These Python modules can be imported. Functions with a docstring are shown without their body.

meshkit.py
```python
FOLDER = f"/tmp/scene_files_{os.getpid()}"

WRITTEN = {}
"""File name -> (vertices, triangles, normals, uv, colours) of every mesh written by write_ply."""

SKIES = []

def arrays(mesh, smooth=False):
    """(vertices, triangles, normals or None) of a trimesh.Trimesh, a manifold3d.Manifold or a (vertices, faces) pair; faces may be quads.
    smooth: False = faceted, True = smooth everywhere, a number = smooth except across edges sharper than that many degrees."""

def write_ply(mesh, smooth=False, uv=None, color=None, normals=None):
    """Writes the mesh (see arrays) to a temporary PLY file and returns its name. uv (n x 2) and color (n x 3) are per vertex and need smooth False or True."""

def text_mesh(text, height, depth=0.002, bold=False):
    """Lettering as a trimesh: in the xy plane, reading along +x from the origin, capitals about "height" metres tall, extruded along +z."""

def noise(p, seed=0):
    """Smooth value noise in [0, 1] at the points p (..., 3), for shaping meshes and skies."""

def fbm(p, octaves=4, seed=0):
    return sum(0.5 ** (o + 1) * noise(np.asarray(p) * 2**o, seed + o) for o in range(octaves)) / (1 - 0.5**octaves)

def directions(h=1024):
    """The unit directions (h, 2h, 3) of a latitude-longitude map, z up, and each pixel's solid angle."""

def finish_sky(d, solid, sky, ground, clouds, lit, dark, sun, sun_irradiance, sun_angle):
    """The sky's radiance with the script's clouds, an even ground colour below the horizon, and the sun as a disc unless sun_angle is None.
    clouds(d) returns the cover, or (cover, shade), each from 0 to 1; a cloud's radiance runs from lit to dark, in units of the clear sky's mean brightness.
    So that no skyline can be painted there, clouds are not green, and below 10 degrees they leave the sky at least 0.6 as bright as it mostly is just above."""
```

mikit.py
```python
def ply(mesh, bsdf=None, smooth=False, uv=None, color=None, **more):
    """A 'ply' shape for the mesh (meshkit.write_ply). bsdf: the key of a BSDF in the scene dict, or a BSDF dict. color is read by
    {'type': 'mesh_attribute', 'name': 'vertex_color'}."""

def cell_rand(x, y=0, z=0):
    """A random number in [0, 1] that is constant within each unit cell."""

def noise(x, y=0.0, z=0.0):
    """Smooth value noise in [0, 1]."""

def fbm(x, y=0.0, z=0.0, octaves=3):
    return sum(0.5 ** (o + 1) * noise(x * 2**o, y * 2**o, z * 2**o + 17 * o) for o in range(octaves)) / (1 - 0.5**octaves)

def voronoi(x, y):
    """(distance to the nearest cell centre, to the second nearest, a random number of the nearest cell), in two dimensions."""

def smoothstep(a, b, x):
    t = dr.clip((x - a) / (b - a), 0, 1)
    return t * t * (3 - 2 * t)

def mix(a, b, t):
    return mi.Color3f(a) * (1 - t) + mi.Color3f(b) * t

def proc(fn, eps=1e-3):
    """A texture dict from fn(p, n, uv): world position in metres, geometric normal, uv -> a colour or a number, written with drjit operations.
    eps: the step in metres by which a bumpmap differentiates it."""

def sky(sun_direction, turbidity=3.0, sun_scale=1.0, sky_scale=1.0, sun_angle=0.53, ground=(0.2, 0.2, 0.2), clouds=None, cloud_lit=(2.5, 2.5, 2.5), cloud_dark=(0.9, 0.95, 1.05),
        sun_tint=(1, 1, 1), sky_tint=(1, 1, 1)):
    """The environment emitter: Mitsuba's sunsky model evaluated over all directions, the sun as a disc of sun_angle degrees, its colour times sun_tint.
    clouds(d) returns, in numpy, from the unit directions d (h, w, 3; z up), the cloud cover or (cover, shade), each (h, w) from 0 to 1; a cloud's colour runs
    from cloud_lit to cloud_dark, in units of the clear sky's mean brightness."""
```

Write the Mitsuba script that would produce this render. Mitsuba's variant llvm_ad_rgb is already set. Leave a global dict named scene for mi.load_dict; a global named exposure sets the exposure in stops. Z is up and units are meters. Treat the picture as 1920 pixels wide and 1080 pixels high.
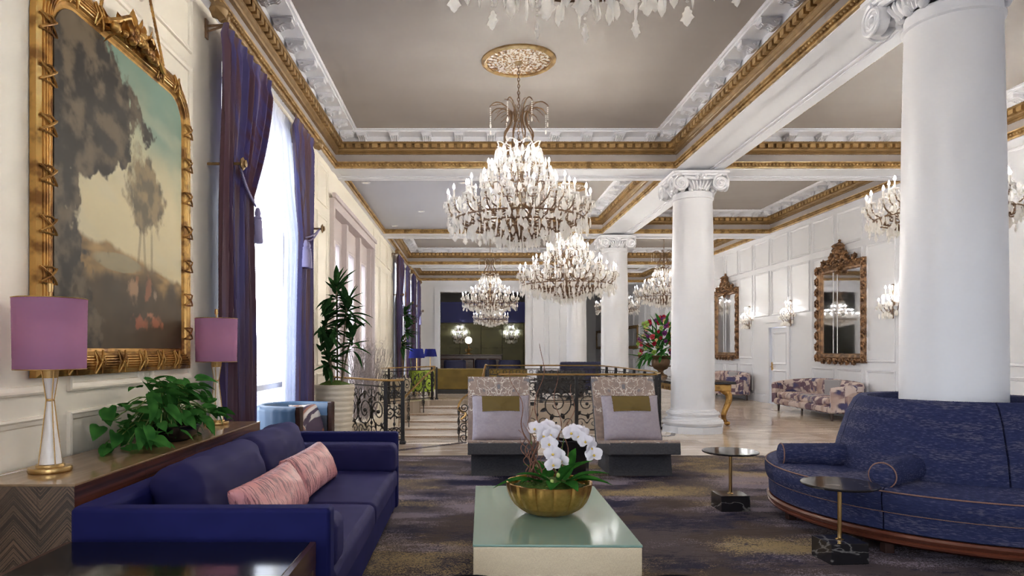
import math, random
import numpy as np, trimesh, mitsuba as mi, drjit as dr, mikit, meshkit
from shapely.geometry import Polygon, box as sbox, Point
from mikit import proc, noise, fbm, voronoi, cell_rand, smoothstep, mix
scene, labels = {}, {}
T4 = mi.ScalarTransform4f
PI = math.pi

# ------------------------------------------------------------------ camera, sky, exposure
exposure = -0.15
scene['camera'] = {'type': 'perspective', 'fov_axis': 'x', 'fov': math.degrees(2 * math.atan(960 / 1260)),
                   'near_clip': 0.05, 'far_clip': 200.0, 'principal_point_offset_x': 78 / 1920, 'principal_point_offset_y': -116 / 1080,
                   'to_world': T4().look_at(origin=[0, 0, 1.5], target=[0, 1, 1.5], up=[0, 0, 1])}
scene['sky'] = mikit.sky([-0.6, -0.3, 0.75], turbidity=4.0, sun_scale=0.0, sky_scale=38.0, ground=(0.45, 0.45, 0.47),
                         clouds=lambda d: (0.75 + 0 * d[..., 0], 0.3 + 0 * d[..., 0]), cloud_lit=(1.5, 1.5, 1.5), cloud_dark=(1.2, 1.22, 1.25))
BULB = 500.0

# ------------------------------------------------------------------ helpers
def L(r, g, b):
    return [((c / 255) / 12.92 if c <= 10 else ((c / 255 + 0.055) / 1.055) ** 2.4) for c in (r, g, b)]
def rgb(c): return {'type': 'rgb', 'value': list(c)}
def mat(name, col, rough=0.5, metal=0.0, bump=None, bscale=1.0, eps=1e-3, **kw):
    d = {'type': 'principled', 'base_color': rgb(col) if isinstance(col, (list, tuple)) else proc(col), 'roughness': rough, 'metallic': metal, **kw}
    if bump is not None:
        d = {'type': 'bumpmap', 'arbitrary': proc(bump, eps), 'scale': bscale, 'bsdf': d}
    scene[name] = {'type': 'twosided', 'bsdf': d}
    return name
def free(key):
    if key not in scene and key not in labels: return key
    i = 1
    while f'{key}_{i:03d}' in scene or f'{key}_{i:03d}' in labels: i += 1
    return f'{key}_{i:03d}'
used = {}
def numbered(key):
    n = used.get(key, 0); used[key] = n + 1
    return key if n == 0 else f'{key}_{n:03d}'
def add(key, mesh, m, smooth=35, tw=None, kind=None, label=None, cat=None, group=None, **kw):
    key = numbered(key)
    d = mesh if isinstance(mesh, dict) else mikit.ply(mesh, m, smooth)
    scene[key] = {**d, **kw} if tw is None else {**d, 'to_world': tw, **kw}
    tagk(key, label, cat, group, kind)
    return key
def tagk(key, label=None, cat=None, group=None, kind=None):
    e = {k: v for k, v in (('label', label), ('category', cat), ('group', group), ('kind', kind)) if v}
    if e: labels[key] = {**labels.get(key, {}), **e}
def thing(name, label, cat, group=None):
    key = numbered(name); tagk(key, label, cat, group); return key
class Kit:
    """the parts of one kind of thing in its own coordinates; put() adds one instance of it to the scene"""
    def __init__(s): s.rows, s.n, s.tags = [], {}, {}
    def p(s, name, mesh, m, smooth=35, parent=None, label=None, kind=None, **kw):
        k = name if parent is None else f'{parent}__{name}'
        n = s.n.get(k, 0); s.n[k] = n + 1
        if n: k = f'{k}_{n:03d}'
        d = mesh if isinstance(mesh, dict) else mikit.ply(mesh, m, smooth)
        s.rows.append((k, {**d, **kw}))
        if label or kind: s.tags[k] = {a: b for a, b in (('label', label), ('kind', kind)) if b}
        return k
    def put(s, name, tw, label, cat, group=None):
        t = thing(name, label, cat, group)
        for k, d in s.rows:
            w = tw @ d['to_world'] if 'to_world' in d else tw
            scene[f'{t}__{k}'] = {**d, 'to_world': w}
            if k in s.tags: labels[f'{t}__{k}'] = dict(s.tags[k])
        return t
def at(x, y, z, deg=0, s=1.0): return T4().translate([x, y, z]).rotate([0, 0, 1], deg).scale(s)

def cat(*ms):
    ms = [m for m in (ms[0] if len(ms) == 1 and isinstance(ms[0], list) else ms) if m is not None]
    vs, fs, o = [], [], 0
    for m in ms:
        vs.append(np.asarray(m.vertices)); fs.append(np.asarray(m.faces) + o); o += len(vs[-1])
    return trimesh.Trimesh(np.vstack(vs), np.vstack(fs), process=False)
def mv(m, x=0, y=0, z=0, rx=0, ry=0, rz=0, s=None):
    m = m.copy()
    v = np.asarray(m.vertices, float)
    if s is not None: v = v * np.asarray(s)
    for a, i, j in ((rx, 1, 2), (ry, 2, 0), (rz, 0, 1)):
        if a:
            c, q = math.cos(math.radians(a)), math.sin(math.radians(a))
            w = v.copy(); w[:, i] = c * v[:, i] - q * v[:, j]; w[:, j] = q * v[:, i] + c * v[:, j]; v = w
    m = trimesh.Trimesh(v + [x, y, z], m.faces, process=False)
    return m
def bx(x0, x1, y0, y1, z0, z1):
    v = np.array([[x, y, z] for x in (x0, x1) for y in (y0, y1) for z in (z0, z1)], float)
    f = [[0, 1, 3, 2], [4, 6, 7, 5], [0, 4, 5, 1], [2, 3, 7, 6], [0, 2, 6, 4], [1, 5, 7, 3]]
    f = np.array(f); f = np.vstack([f[:, [0, 1, 2]], f[:, [0, 2, 3]]])
    return trimesh.Trimesh(v, f, process=False)
def grid(P, wu=False, wv=False, flip=False):
    P = np.asarray(P, float); n, m = P.shape[:2]
    i, j = np.meshgrid(np.arange(n if wu else n - 1), np.arange(m if wv else m - 1), indexing='ij')
    i, j = i.ravel(), j.ravel(); i2, j2 = (i + 1) % n, (j + 1) % m
    q = np.stack([i * m + j, i2 * m + j, i2 * m + j2, i * m + j2], 1)
    if flip: q = q[:, ::-1]
    return trimesh.Trimesh(P.reshape(-1, 3), np.vstack([q[:, [0, 1, 2]], q[:, [0, 2, 3]]]), process=False)
def lathe(prof, n=32, mod=None, a0=0.0, a1=None):
    prof = np.asarray(prof, float)
    full = a1 is None
    a = np.linspace(0, 2 * PI, n, endpoint=False) if full else np.linspace(a0, a1, n)
    k = np.ones(n) if mod is None else mod(a)
    P = np.stack([prof[None, :, 0] * k[:, None] * np.cos(a)[:, None], prof[None, :, 0] * k[:, None] * np.sin(a)[:, None], np.broadcast_to(prof[None, :, 1], (n, len(prof)))], -1)
    return grid(P, wu=full)
def frames(p, closed=False):
    t = np.gradient(p, axis=0)
    if closed: t = np.roll(p, -1, 0) - np.roll(p, 1, 0)
    t /= np.linalg.norm(t, axis=1, keepdims=True) + 1e-12
    a = np.cross(t[0], [0, 0, 1.0] if abs(t[0][2]) < 0.9 else [1.0, 0, 0]); a /= np.linalg.norm(a)
    A = [a]
    for k in range(1, len(p)):
        a = A[-1] - t[k] * np.dot(A[-1], t[k]); a /= np.linalg.norm(a) + 1e-12; A.append(a)
    A = np.array(A); return t, A, np.cross(t, A)
def tube(pts, r, sides=6, closed=False, flat=1.0):
    p = np.asarray(pts, float)
    t, A, B = frames(p, closed)
    ang = np.arange(sides) * 2 * PI / sides
    R = np.broadcast_to(r, (len(p),))[:, None, None]
    P = p[:, None] + R * (np.cos(ang)[None, :, None] * A[:, None] + flat * np.sin(ang)[None, :, None] * B[:, None])
    m = grid(P, wu=closed, wv=True)
    if closed: return m
    n = len(p); v = np.vstack([m.vertices, p[0], p[-1]]); k = np.arange(sides); k2 = (k + 1) % sides
    f = np.vstack([m.faces, np.stack([k * 0 + n * sides, k2, k], 1), np.stack([k * 0 + n * sides + 1, (n - 1) * sides + k, (n - 1) * sides + k2], 1)])
    return trimesh.Trimesh(v, f, process=False)
def spline(pts, n=24, closed=False):
    from scipy.interpolate import CubicSpline
    p = np.asarray(pts, float)
    if closed: p = np.vstack([p, p[:1]])
    d = np.r_[0, np.cumsum(np.linalg.norm(np.diff(p, axis=0), axis=1) ** 0.5)]
    c = CubicSpline(d, p, bc_type='periodic' if closed else 'natural')
    return c(np.linspace(0, d[-1], n, endpoint=not closed))
def rbox(sx, sy, sz, r=0.02, k=2, m=1, bulge=0.0, wob=0.0, seed=0, wf=6.0, c=(0, 0, 0)):
    """rounded, optionally puffed box centred on c; full sizes"""
    hs = np.array([sx, sy, sz]) / 2; r = min(r, hs.min() * 0.98)
    ax = []
    for h in hs:
        e = r * np.tan(np.linspace(0, PI / 4, k + 1)); mid = np.linspace(-(h - r), h - r, m + 1)
        ax.append(np.unique(np.round(np.r_[-(h - r) - e, mid, (h - r) + e], 7)))
    vs, fs, o = [], [], 0
    for d in range(3):
        u, v = [(1, 2), (2, 0), (0, 1)][d]
        for s in (-1, 1):
            U, V = np.meshgrid(ax[u], ax[v], indexing='ij'); P = np.zeros(U.shape + (3,)); P[..., u], P[..., v], P[..., d] = U, V, s * hs[d]
            g = grid(P, flip=(s < 0)); vs.append(g.vertices); fs.append(g.faces + o); o += len(g.vertices)
    mm = trimesh.Trimesh(np.vstack(vs), np.vstack(fs), process=False); mm.merge_vertices(digits_vertex=6)
    p = np.array(mm.vertices); inn = np.clip(p, -(hs - r), hs - r); q = p - inn; ln = np.linalg.norm(q, axis=1, keepdims=True)
    p = inn + r * q / np.maximum(ln, 1e-9)
    if bulge:
        w = 1 - (p / hs) ** 2
        for d in range(3):
            u, v = [(1, 2), (2, 0), (0, 1)][d]
            b = bulge * (min(1, 1.5 * min(hs[u], hs[v]) / hs.max())) if d != int(np.argmin(hs)) else bulge
            p[:, d] += np.sign(p[:, d]) * np.clip(np.abs(p[:, d]) / hs[d], 0, 1) ** 3 * b * np.sqrt(np.clip(w[:, u] * w[:, v], 0, 1))
    if wob:
        nrm = q / np.maximum(ln, 1e-9)
        p += nrm * ((meshkit.fbm(p * wf + seed * 7.3, 3, seed) - 0.5) * 2 * wob)[:, None]
    return trimesh.Trimesh(p + np.asarray(c), mm.faces, process=False)
def pillow(w, h, t, n=22, seed=0, pinch=0.06):
    """soft cushion in the local xz plane, thickness along y"""
    u = np.linspace(-1, 1, n); U, V = np.meshgrid(u, u, indexing='ij')
    X = U * w / 2 * (1 - pinch * (1 - U ** 2) * 0 - pinch * (V ** 2 - V ** 4 * 0.3) * (1 - np.abs(U)) * 0) ; Z = V * h / 2
    X = U * w / 2 * (1 - pinch * (1 - V ** 2)); Z = V * h / 2 * (1 - pinch * (1 - U ** 2))
    th = t / 2 * ((1 - U ** 2) * (1 - V ** 2)) ** 0.38
    wr = (meshkit.fbm(np.stack([U * 2.2 + seed, V * 2.2, U * 0 + seed * 3.1], -1), 3, seed) - 0.5) * t * 0.25 * (1 - U ** 2) * (1 - V ** 2)
    f = grid(np.stack([X, -th - wr, Z], -1)); b = grid(np.stack([X, th + wr, Z], -1), flip=True)
    m = cat(f, b); m.merge_vertices(digits_vertex=6); return m
def poly(pts, h, z0=0.0, holes=None):
    p = pts if isinstance(pts, Polygon) else Polygon(pts, holes)
    m = trimesh.creation.extrude_polygon(p, h, engine='earcut'); m.apply_translation([0, 0, z0]); return m
def polyx(yz, x0, x1):
    """side profile (y, z) extruded along x"""
    m = trimesh.creation.extrude_polygon(Polygon(yz), x1 - x0, engine='earcut')
    v = np.array(m.vertices); return trimesh.Trimesh(np.stack([v[:, 2] + x0, v[:, 0], v[:, 1]], 1), m.faces, process=False)
def ball(r, x=0, y=0, z=0, n=1, s=(1, 1, 1)):
    m = trimesh.creation.icosphere(n, r); return trimesh.Trimesh(np.array(m.vertices) * s + [x, y, z], m.faces, process=False)
def ringsweep(prof, x0, x1, y0, y1):
    """profile points (inward projection p, z) swept around the inside of a rectangle with mitred corners"""
    P = np.array([[[x0 + p, y0 + p, z], [x1 - p, y0 + p, z], [x1 - p, y1 - p, z], [x0 + p, y1 - p, z]] for p, z in prof]).transpose(1, 0, 2)
    return grid(P, wu=True)
def frame2(prof, w, h):
    """profile (inward d, proud y) around a w x h rectangle in local xz (origin at its lower left), proud towards -y"""
    P = np.array([[[d, -y, d], [w - d, -y, d], [w - d, -y, h - d], [d, -y, h - d]] for d, y in prof]).transpose(1, 0, 2)
    return grid(P, wu=True)
def leaf(l, w, fold=0.25, droop=0.3, n=6, heart=False):
    """leaf along +x from the origin"""
    t = np.linspace(0, 1, n); wd = w / 2 * np.sin(PI * np.clip(t, 0, 1) ** (0.55 if heart else 0.8)) ** 0.8
    if heart: wd[0] = w * 0.22
    s = np.array([-1, -0.5, 0, 0.5, 1])
    X = (t * l)[:, None] - (np.abs(s)[None] * l * 0.12 * (1 - t)[:, None] ** 3 if heart else 0) + 0 * s[None]
    Z = -droop * l * (t ** 2)[:, None] + np.abs(s)[None] * wd[:, None] * fold
    return grid(np.stack([X, wd[:, None] * s[None], Z], -1))

# ------------------------------------------------------------------ materials
mat('m_white', L(200, 202, 208), 0.45)
mat('m_column', L(214, 215, 219), 0.4)
mat('m_cream', L(222, 216, 202), 0.5)
mat('m_taupe', lambda p, n, uv: mix(L(148, 142, 140), L(140, 134, 132), fbm(p.x * 1.3, p.y * 3, p.z)), 0.6)
mat('m_ceil', lambda p, n, uv: mix(L(142, 136, 132), L(133, 127, 123), fbm(p.x * 1.1, p.y * 2.2, p.z)), 0.6)
mat('m_ceil2', L(164, 167, 178), 0.6)
mat('m_gold', lambda p, n, uv: mix(L(176, 146, 100), L(128, 102, 66), smoothstep(0.35, 0.75, fbm(p.x * 9, p.y * 9, p.z * 9))), 0.4, 0.6)
mat('m_golddark', lambda p, n, uv: mix(L(138, 112, 74), L(100, 78, 50), fbm(p.x * 9, p.y * 9, p.z * 9)), 0.45, 0.5)
mat('m_leafgold', lambda p, n, uv: mix(L(190, 148, 84), L(112, 76, 40), smoothstep(0.42, 0.72, fbm(p.x * 11, p.y * 11, p.z * 11, 4))), 0.36, 0.75)
mat('m_carved', lambda p, n, uv: mix(L(140, 108, 78), L(82, 60, 44), smoothstep(0.3, 0.7, fbm(p.x * 14, p.y * 14, p.z * 14))), 0.42, 0.55)
mat('m_brass', L(192, 158, 104), 0.28, 1.0)
mat('m_bronze', L(112, 88, 66), 0.38, 0.6)
mat('m_iron', L(30, 29, 31), 0.4, 0.4)
mat('m_darkwood', lambda p, n, uv: mix(L(58, 34, 26), L(34, 20, 17), fbm(p.x * 3, p.y * 2, p.z * 30)), 0.2, clearcoat=0.6)
scene['m_blackgloss'] = {'type': 'twosided', 'bsdf': {'type': 'roughplastic', 'distribution': 'ggx', 'alpha': 0.012, 'int_ior': 1.7, 'diffuse_reflectance': rgb(L(9, 9, 11))}}
mat('m_lacquer', L(16, 15, 17), 0.12)
def herring(p, n, uv):
    a, b = p.x / 0.26, p.z
    q = dr.abs(a - dr.floor(a) - 0.5) * 0.26
    s = fbm((b + q * 1.1) * 260, p.x * 2, 0, 2)
    return mix(L(92, 72, 58), L(34, 24, 22), smoothstep(0.34, 0.58, s))
mat('m_herring', herring, 0.3, clearcoat=0.3)
mat('m_rosewood', lambda p, n, uv: mix(L(70, 36, 26), L(34, 18, 15), smoothstep(0.3, 0.7, fbm(p.x * 5, p.y * 1.2, p.z * 40, 4))), 0.22, clearcoat=0.5)
def marble(p, n, uv):
    cx, cy = dr.floor(p.x / 0.75), dr.floor((p.y - 9.0) / 0.75)
    tone = cell_rand(cx, cy, 3)
    dirn = cell_rand(cx, cy, 9)
    v = fbm(p.x * 1.5 + tone * 9, p.y * 7, 0, 4)
    c = mix(L(170, 158, 144), L(144, 129, 114), smoothstep(0.3, 0.75, v * 0.7 + tone * 0.35))
    return mix(c, L(200, 190, 178), smoothstep(0.62, 0.8, fbm(p.x * 3, p.y * 16, 4, 3)) * 0.6)
mat('m_marble', marble, 0.09, specular=0.55)
mat('m_marblestep', lambda p, n, uv: mix(L(214, 206, 198), L(170, 154, 138), smoothstep(0.45, 0.75, fbm(p.x * 1.5, p.y * 3, p.z * 20, 4))), 0.2)
mat('m_inlay', L(62, 54, 50), 0.12)
mat('m_nosing', L(140, 118, 98), 0.4)
def carpet(p, n, uv):
    a = fbm(p.x * 1.5, p.y * 2.4, 1.0, 6); b = fbm(p.x * 2.1 + 9, p.y * 3.2, 5.0, 6); s = noise(p.x * 120, p.y * 160, 0); s2 = fbm(p.x * 14, p.y * 60, 2, 3)
    c = mix(L(62, 55, 58), L(27, 27, 46), smoothstep(0.4, 0.62, a + (s2 - 0.5) * 0.5 + (s - 0.5) * 0.2))
    c = mix(c, L(58, 48, 42), smoothstep(0.48, 0.64, b + (s2 - 0.5) * 0.5 + (s - 0.5) * 0.15) * 0.8)
    c = mix(c, L(138, 120, 86), smoothstep(0.57, 0.71, fbm(p.x * 1.3 + 4, p.y * 2.0 + 3, 8, 5) + (s - 0.5) * 0.34) * 0.75)
    return mix(c, L(126, 116, 128), smoothstep(0.55, 0.68, fbm(p.x * 1.3 + 31, p.y * 4, 3, 5) + (s - 0.5) * 0.3) * 0.6)
mat('m_carpet', carpet, 0.95, sheen=0.05, specular=0.1)
VB = lambda p, n, uv: mix(L(10, 13, 56), L(17, 19, 68), fbm(p.x * 5, p.y * 5, p.z * 5))
mat('m_velvet', VB, 0.75, sheen=0.08, sheen_tint=0.6, specular=0.12)
mat('m_velvet2', lambda p, n, uv: mix(L(22, 22, 58), L(33, 31, 70), fbm(p.x * 6, p.y * 6, p.z * 6)), 0.75, sheen=0.16, sheen_tint=0.6, specular=0.12)
def denim(p, n, uv):
    w = fbm(p.x * 50 + p.y * 22, p.z * 210, p.y * 40, 2); b = fbm(p.x * 3, p.y * 3, p.z * 14, 3)
    return mix(mix(L(25, 30, 58), L(38, 44, 78), w), L(88, 85, 96), smoothstep(0.52, 0.78, w * 0.6 + b * 0.45) * 0.55)
mat('m_denim', denim, 0.9, sheen=0.1, specular=0.2)
mat('m_piping', L(104, 76, 70), 0.6)
def brushy(p, n, uv):
    u = p.y + p.x * 0.6; a = noise(u * 5, p.z * 9, p.x * 3); b = noise(u * 9 + 7, p.z * 4, 2); s = fbm(u * 40, p.z * 5, 3, 2)
    q = cell_rand(dr.floor(u * 6.5 + noise(p.z * 9) * 0.8), dr.floor(p.z * 9 + noise(u * 7) * 0.9), dr.floor(p.x * 4))
    c = mix(L(186, 170, 164), L(88, 66, 80), smoothstep(0.45, 0.6, q + (s - 0.5) * 0.5))
    c = mix(c, L(52, 50, 88), smoothstep(0.62, 0.72, a + (s - 0.5) * 0.3))
    return mix(c, L(160, 136, 128), smoothstep(0.66, 0.76, b) * 0.8)
mat('m_brushy', brushy, 0.75)
mat('m_greyfab', L(142, 140, 144), 0.8)
mat('m_greycush', lambda p, n, uv: mix(L(158, 150, 158), L(142, 134, 144), fbm(p.x * 40, p.y * 40, p.z * 40, 2)), 0.85, sheen=0.4)
mat('m_olive', L(84, 68, 18), 0.7, sheen=0.6)
mat('m_olive2', lambda p, n, uv: mix(L(112, 92, 32), L(84, 68, 22), fbm(p.x * 4, p.y * 4, p.z * 4)), 0.7, sheen=0.5)
mat('m_lime', L(150, 176, 60), 0.7)
mat('m_charcoal', lambda p, n, uv: mix(L(62, 62, 66), L(44, 45, 50), fbm(p.x * 60, p.y * 60, p.z * 60, 2)), 0.8)
def brocade(p, n, uv):
    mx = dr.abs(p.x - dr.select(p.x < 1.2, 0.37, 2.0)); zz = p.z * 1.15 - p.y * 0.2
    sw = fbm(mx * 9, zz * 9, 1, 3); sw2 = fbm(mx * 14 + 5, zz * 14, 7, 3)
    band = smoothstep(0.035, 0.005, dr.abs(sw - 0.52)) + smoothstep(0.04, 0.005, dr.abs(sw2 - 0.5)) * 0.9
    dens = smoothstep(0.38, 0.55, noise(mx * 5 + 3, zz * 5, 2))
    sp = smoothstep(0.45, 0.7, noise(mx * 70, zz * 70, 3))
    c = mix(L(142, 124, 114), L(122, 106, 100), noise(p.x * 30, p.z * 30, p.y * 30))
    c = mix(c, L(206, 200, 192), dr.clip(band * dens * (0.5 + sp), 0, 1) * 0.9)
    return mix(c, L(86, 92, 104), smoothstep(0.6, 0.72, sw2) * dens * 0.8)
mat('m_brocade', brocade, 0.6, sheen=0.3)
def pinkish(p, n, uv):
    s = fbm(p.x * 16 + p.y * 6, p.z * 16 - p.y * 76, p.y * 60, 4)
    c = mix(L(182, 110, 108), L(198, 146, 150), fbm(p.y * 5, p.z * 8, 3))
    return mix(c, L(92, 44, 62), smoothstep(0.46, 0.64, s) * 0.9)
mat('m_pink', pinkish, 0.5, sheen=0.8)
def purple(p, n, uv):
    return mix(L(50, 44, 92), L(62, 36, 50), smoothstep(0.38, 0.62, fbm(p.x * 4, p.y * 22, p.z * 0.4, 3)))
mat('m_curtain', purple, 0.5, sheen=0.15, specular=0.4)
mat('m_tassel', L(128, 124, 160), 0.7)
scene['m_sheer'] = {'type': 'principledthin', 'base_color': rgb(L(236, 240, 250)), 'roughness': 0.6, 'diff_trans': 1.1, 'spec_trans': 0.0}
scene['m_shade'] = {'type': 'principledthin', 'base_color': rgb(L(148, 110, 142)), 'roughness': 0.6, 'diff_trans': 0.5}
scene['m_shadeblue'] = {'type': 'principledthin', 'base_color': rgb(L(40, 44, 104)), 'roughness': 0.6, 'diff_trans': 0.5}
scene['m_pane'] = {'type': 'thindielectric'}
scene['m_glass'] = {'type': 'dielectric', 'int_ior': 1.5}
scene['m_crystal'] = {'type': 'principledthin', 'base_color': rgb(L(250, 248, 244)), 'roughness': 0.25, 'spec_trans': 0.1, 'diff_trans': 1.2, 'eta': 1.6}
mat('m_mirror', [0.9, 0.91, 0.92], 0.02, 1.0)
mat('m_dark', L(16, 15, 18), 0.5)
mat('m_candle', L(248, 244, 236), 0.5)
mat('m_alab', lambda p, n, uv: mix(L(238, 234, 228), L(220, 214, 206), fbm(p.x * 20, p.y * 20, p.z * 12)), 0.3, clearcoat=0.4)
mat('m_leather', L(58, 84, 112), 0.4)
mat('m_leatherdark', L(40, 46, 56), 0.45)
mat('m_stripe', lambda p, n, uv: mix(mix(L(70, 56, 74), L(206, 200, 196), smoothstep(0.45, 0.55, noise((p.x - p.y * 0.4) * 60, p.z * 5))), L(150, 100, 76), smoothstep(0.7, 0.8, noise((p.x - p.y * 0.4) * 26, 3))), 0.8)
mat('m_pot', L(196, 186, 168), 0.3)
mat('m_cobble', lambda p, n, uv: mix(L(208, 192, 162), L(200, 183, 153), smoothstep(0.4, 0.6, noise(p.x * 260, p.y * 260, p.z * 260))), 0.35)
def glossy(name, col, ior):
    scene[name] = {'type': 'twosided', 'bsdf': {'type': 'roughplastic', 'distribution': 'ggx', 'alpha': 0.012, 'int_ior': ior, 'nonlinear': True, 'diffuse_reflectance': rgb(col) if isinstance(col, list) else proc(col)}}
glossy('m_tableglass', L(168, 196, 186), 1.65)
glossy('m_consoleglass', lambda p, n, uv: mix(L(184, 160, 130), L(160, 134, 104), fbm(p.x * 30, p.y * 3, 0, 3)), 1.65)
def blackmarble(p, n, uv):
    v = dr.abs(fbm(p.x * 5 + p.z * 4, p.y * 5 + p.z * 9, p.z * 6, 4) - 0.5)
    return mix(L(196, 192, 188), L(26, 25, 28), smoothstep(0.0, 0.03, v) * 0.2 + 0.8)
mat('m_blackmarble', blackmarble, 0.08)
mat('m_moss', lambda p, n, uv: mix(L(70, 92, 22), L(34, 52, 12), noise(p.x * 90, p.y * 90, p.z * 90)), 0.9)
mat('m_soil', L(74, 66, 34), 0.95)
def leafm(name, a, b):
    scene[name] = {'type': 'principledthin', 'base_color': proc(lambda p, n, uv: mix(L(*a), L(*b), noise(p.x * 24, p.y * 24, p.z * 24))), 'roughness': 0.35, 'diff_trans': 0.4, 'spec_trans': 0.0}
leafm('m_leaf', (62, 112, 52), (34, 76, 36)); leafm('m_dracaena', (48, 80, 42), (26, 52, 32)); leafm('m_orchidleaf', (52, 104, 42), (30, 72, 30))
scene['m_petal'] = {'type': 'principledthin', 'base_color': rgb(L(226, 222, 228)), 'roughness': 0.6, 'diff_trans': 0.4, 'spec_trans': 0.0}
mat('m_yellow', L(206, 176, 80), 0.5); mat('m_bud', L(150, 170, 90), 0.5); mat('m_stem', L(84, 110, 50), 0.6)
mat('m_twig', L(110, 74, 58), 0.8); mat('m_twig2', L(120, 110, 108), 0.8); mat('m_trunk', L(96, 84, 66), 0.8)
mat('m_tan', L(186, 176, 176), 0.5)
mat('m_navy', L(26, 28, 56), 0.8); mat('m_barblue', L(28, 34, 92), 0.6); mat('m_bargreen', lambda p, n, uv: mix(L(84, 82, 44), L(60, 60, 32), fbm(p.x * 2, p.y, p.z * 2)), 0.5)
# ------------------------------------------------------------------ floor
HOLE = Polygon([(-2.5, 12.2), (-1.1, 10.86), (-0.17, 10.86), (0.45, 11.95), (3.3, 11.95), (3.58, 12.8), (3.66, 15), (3.58, 18.9), (0.55, 18.9), (0.5, 20.1), (-1.17, 20.1), (-2.3, 18.75), (-2.5, 18.5)])
FLOOR = Polygon([(-2.5, -3), (8.4, -3), (8.4, 45), (4.6, 45), (4.6, 31.8), (4, 31.8), (4, 38), (-3, 38), (-3, 31.8), (-2.5, 31.8)])
floor = add('floor', poly(FLOOR.difference(HOLE), 1.15, -1.154), 'm_marble', False, kind='structure')
tile_full = mikit.ply(bx(0.002, 0.748, 0.002, 0.748, -0.006, 0.0), 'm_marble', False)
for i in range(-4, 12):
    for j in range(0, 21):
        x, y = i * 0.75, 9.0 + j * 0.75
        g = sbox(x + 0.002, y + 0.002, x + 0.748, y + 0.748)
        h = g.intersection(sbox(-2.49, 9, 8.38, 30)).difference(HOLE.buffer(0.16)).difference(sbox(-1.9, 8.9, 4.12, 9.47))
        for k in getattr(h, 'geoms', [h]):
            if k.area < 0.01 or k.geom_type != 'Polygon': continue
            if k.area > 0.555: add('floor__tile', tile_full, None, tw=at(x, y, 0))
            else: add('floor__tile', poly(k, 0.006, -0.006), 'm_marble', False)
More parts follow.
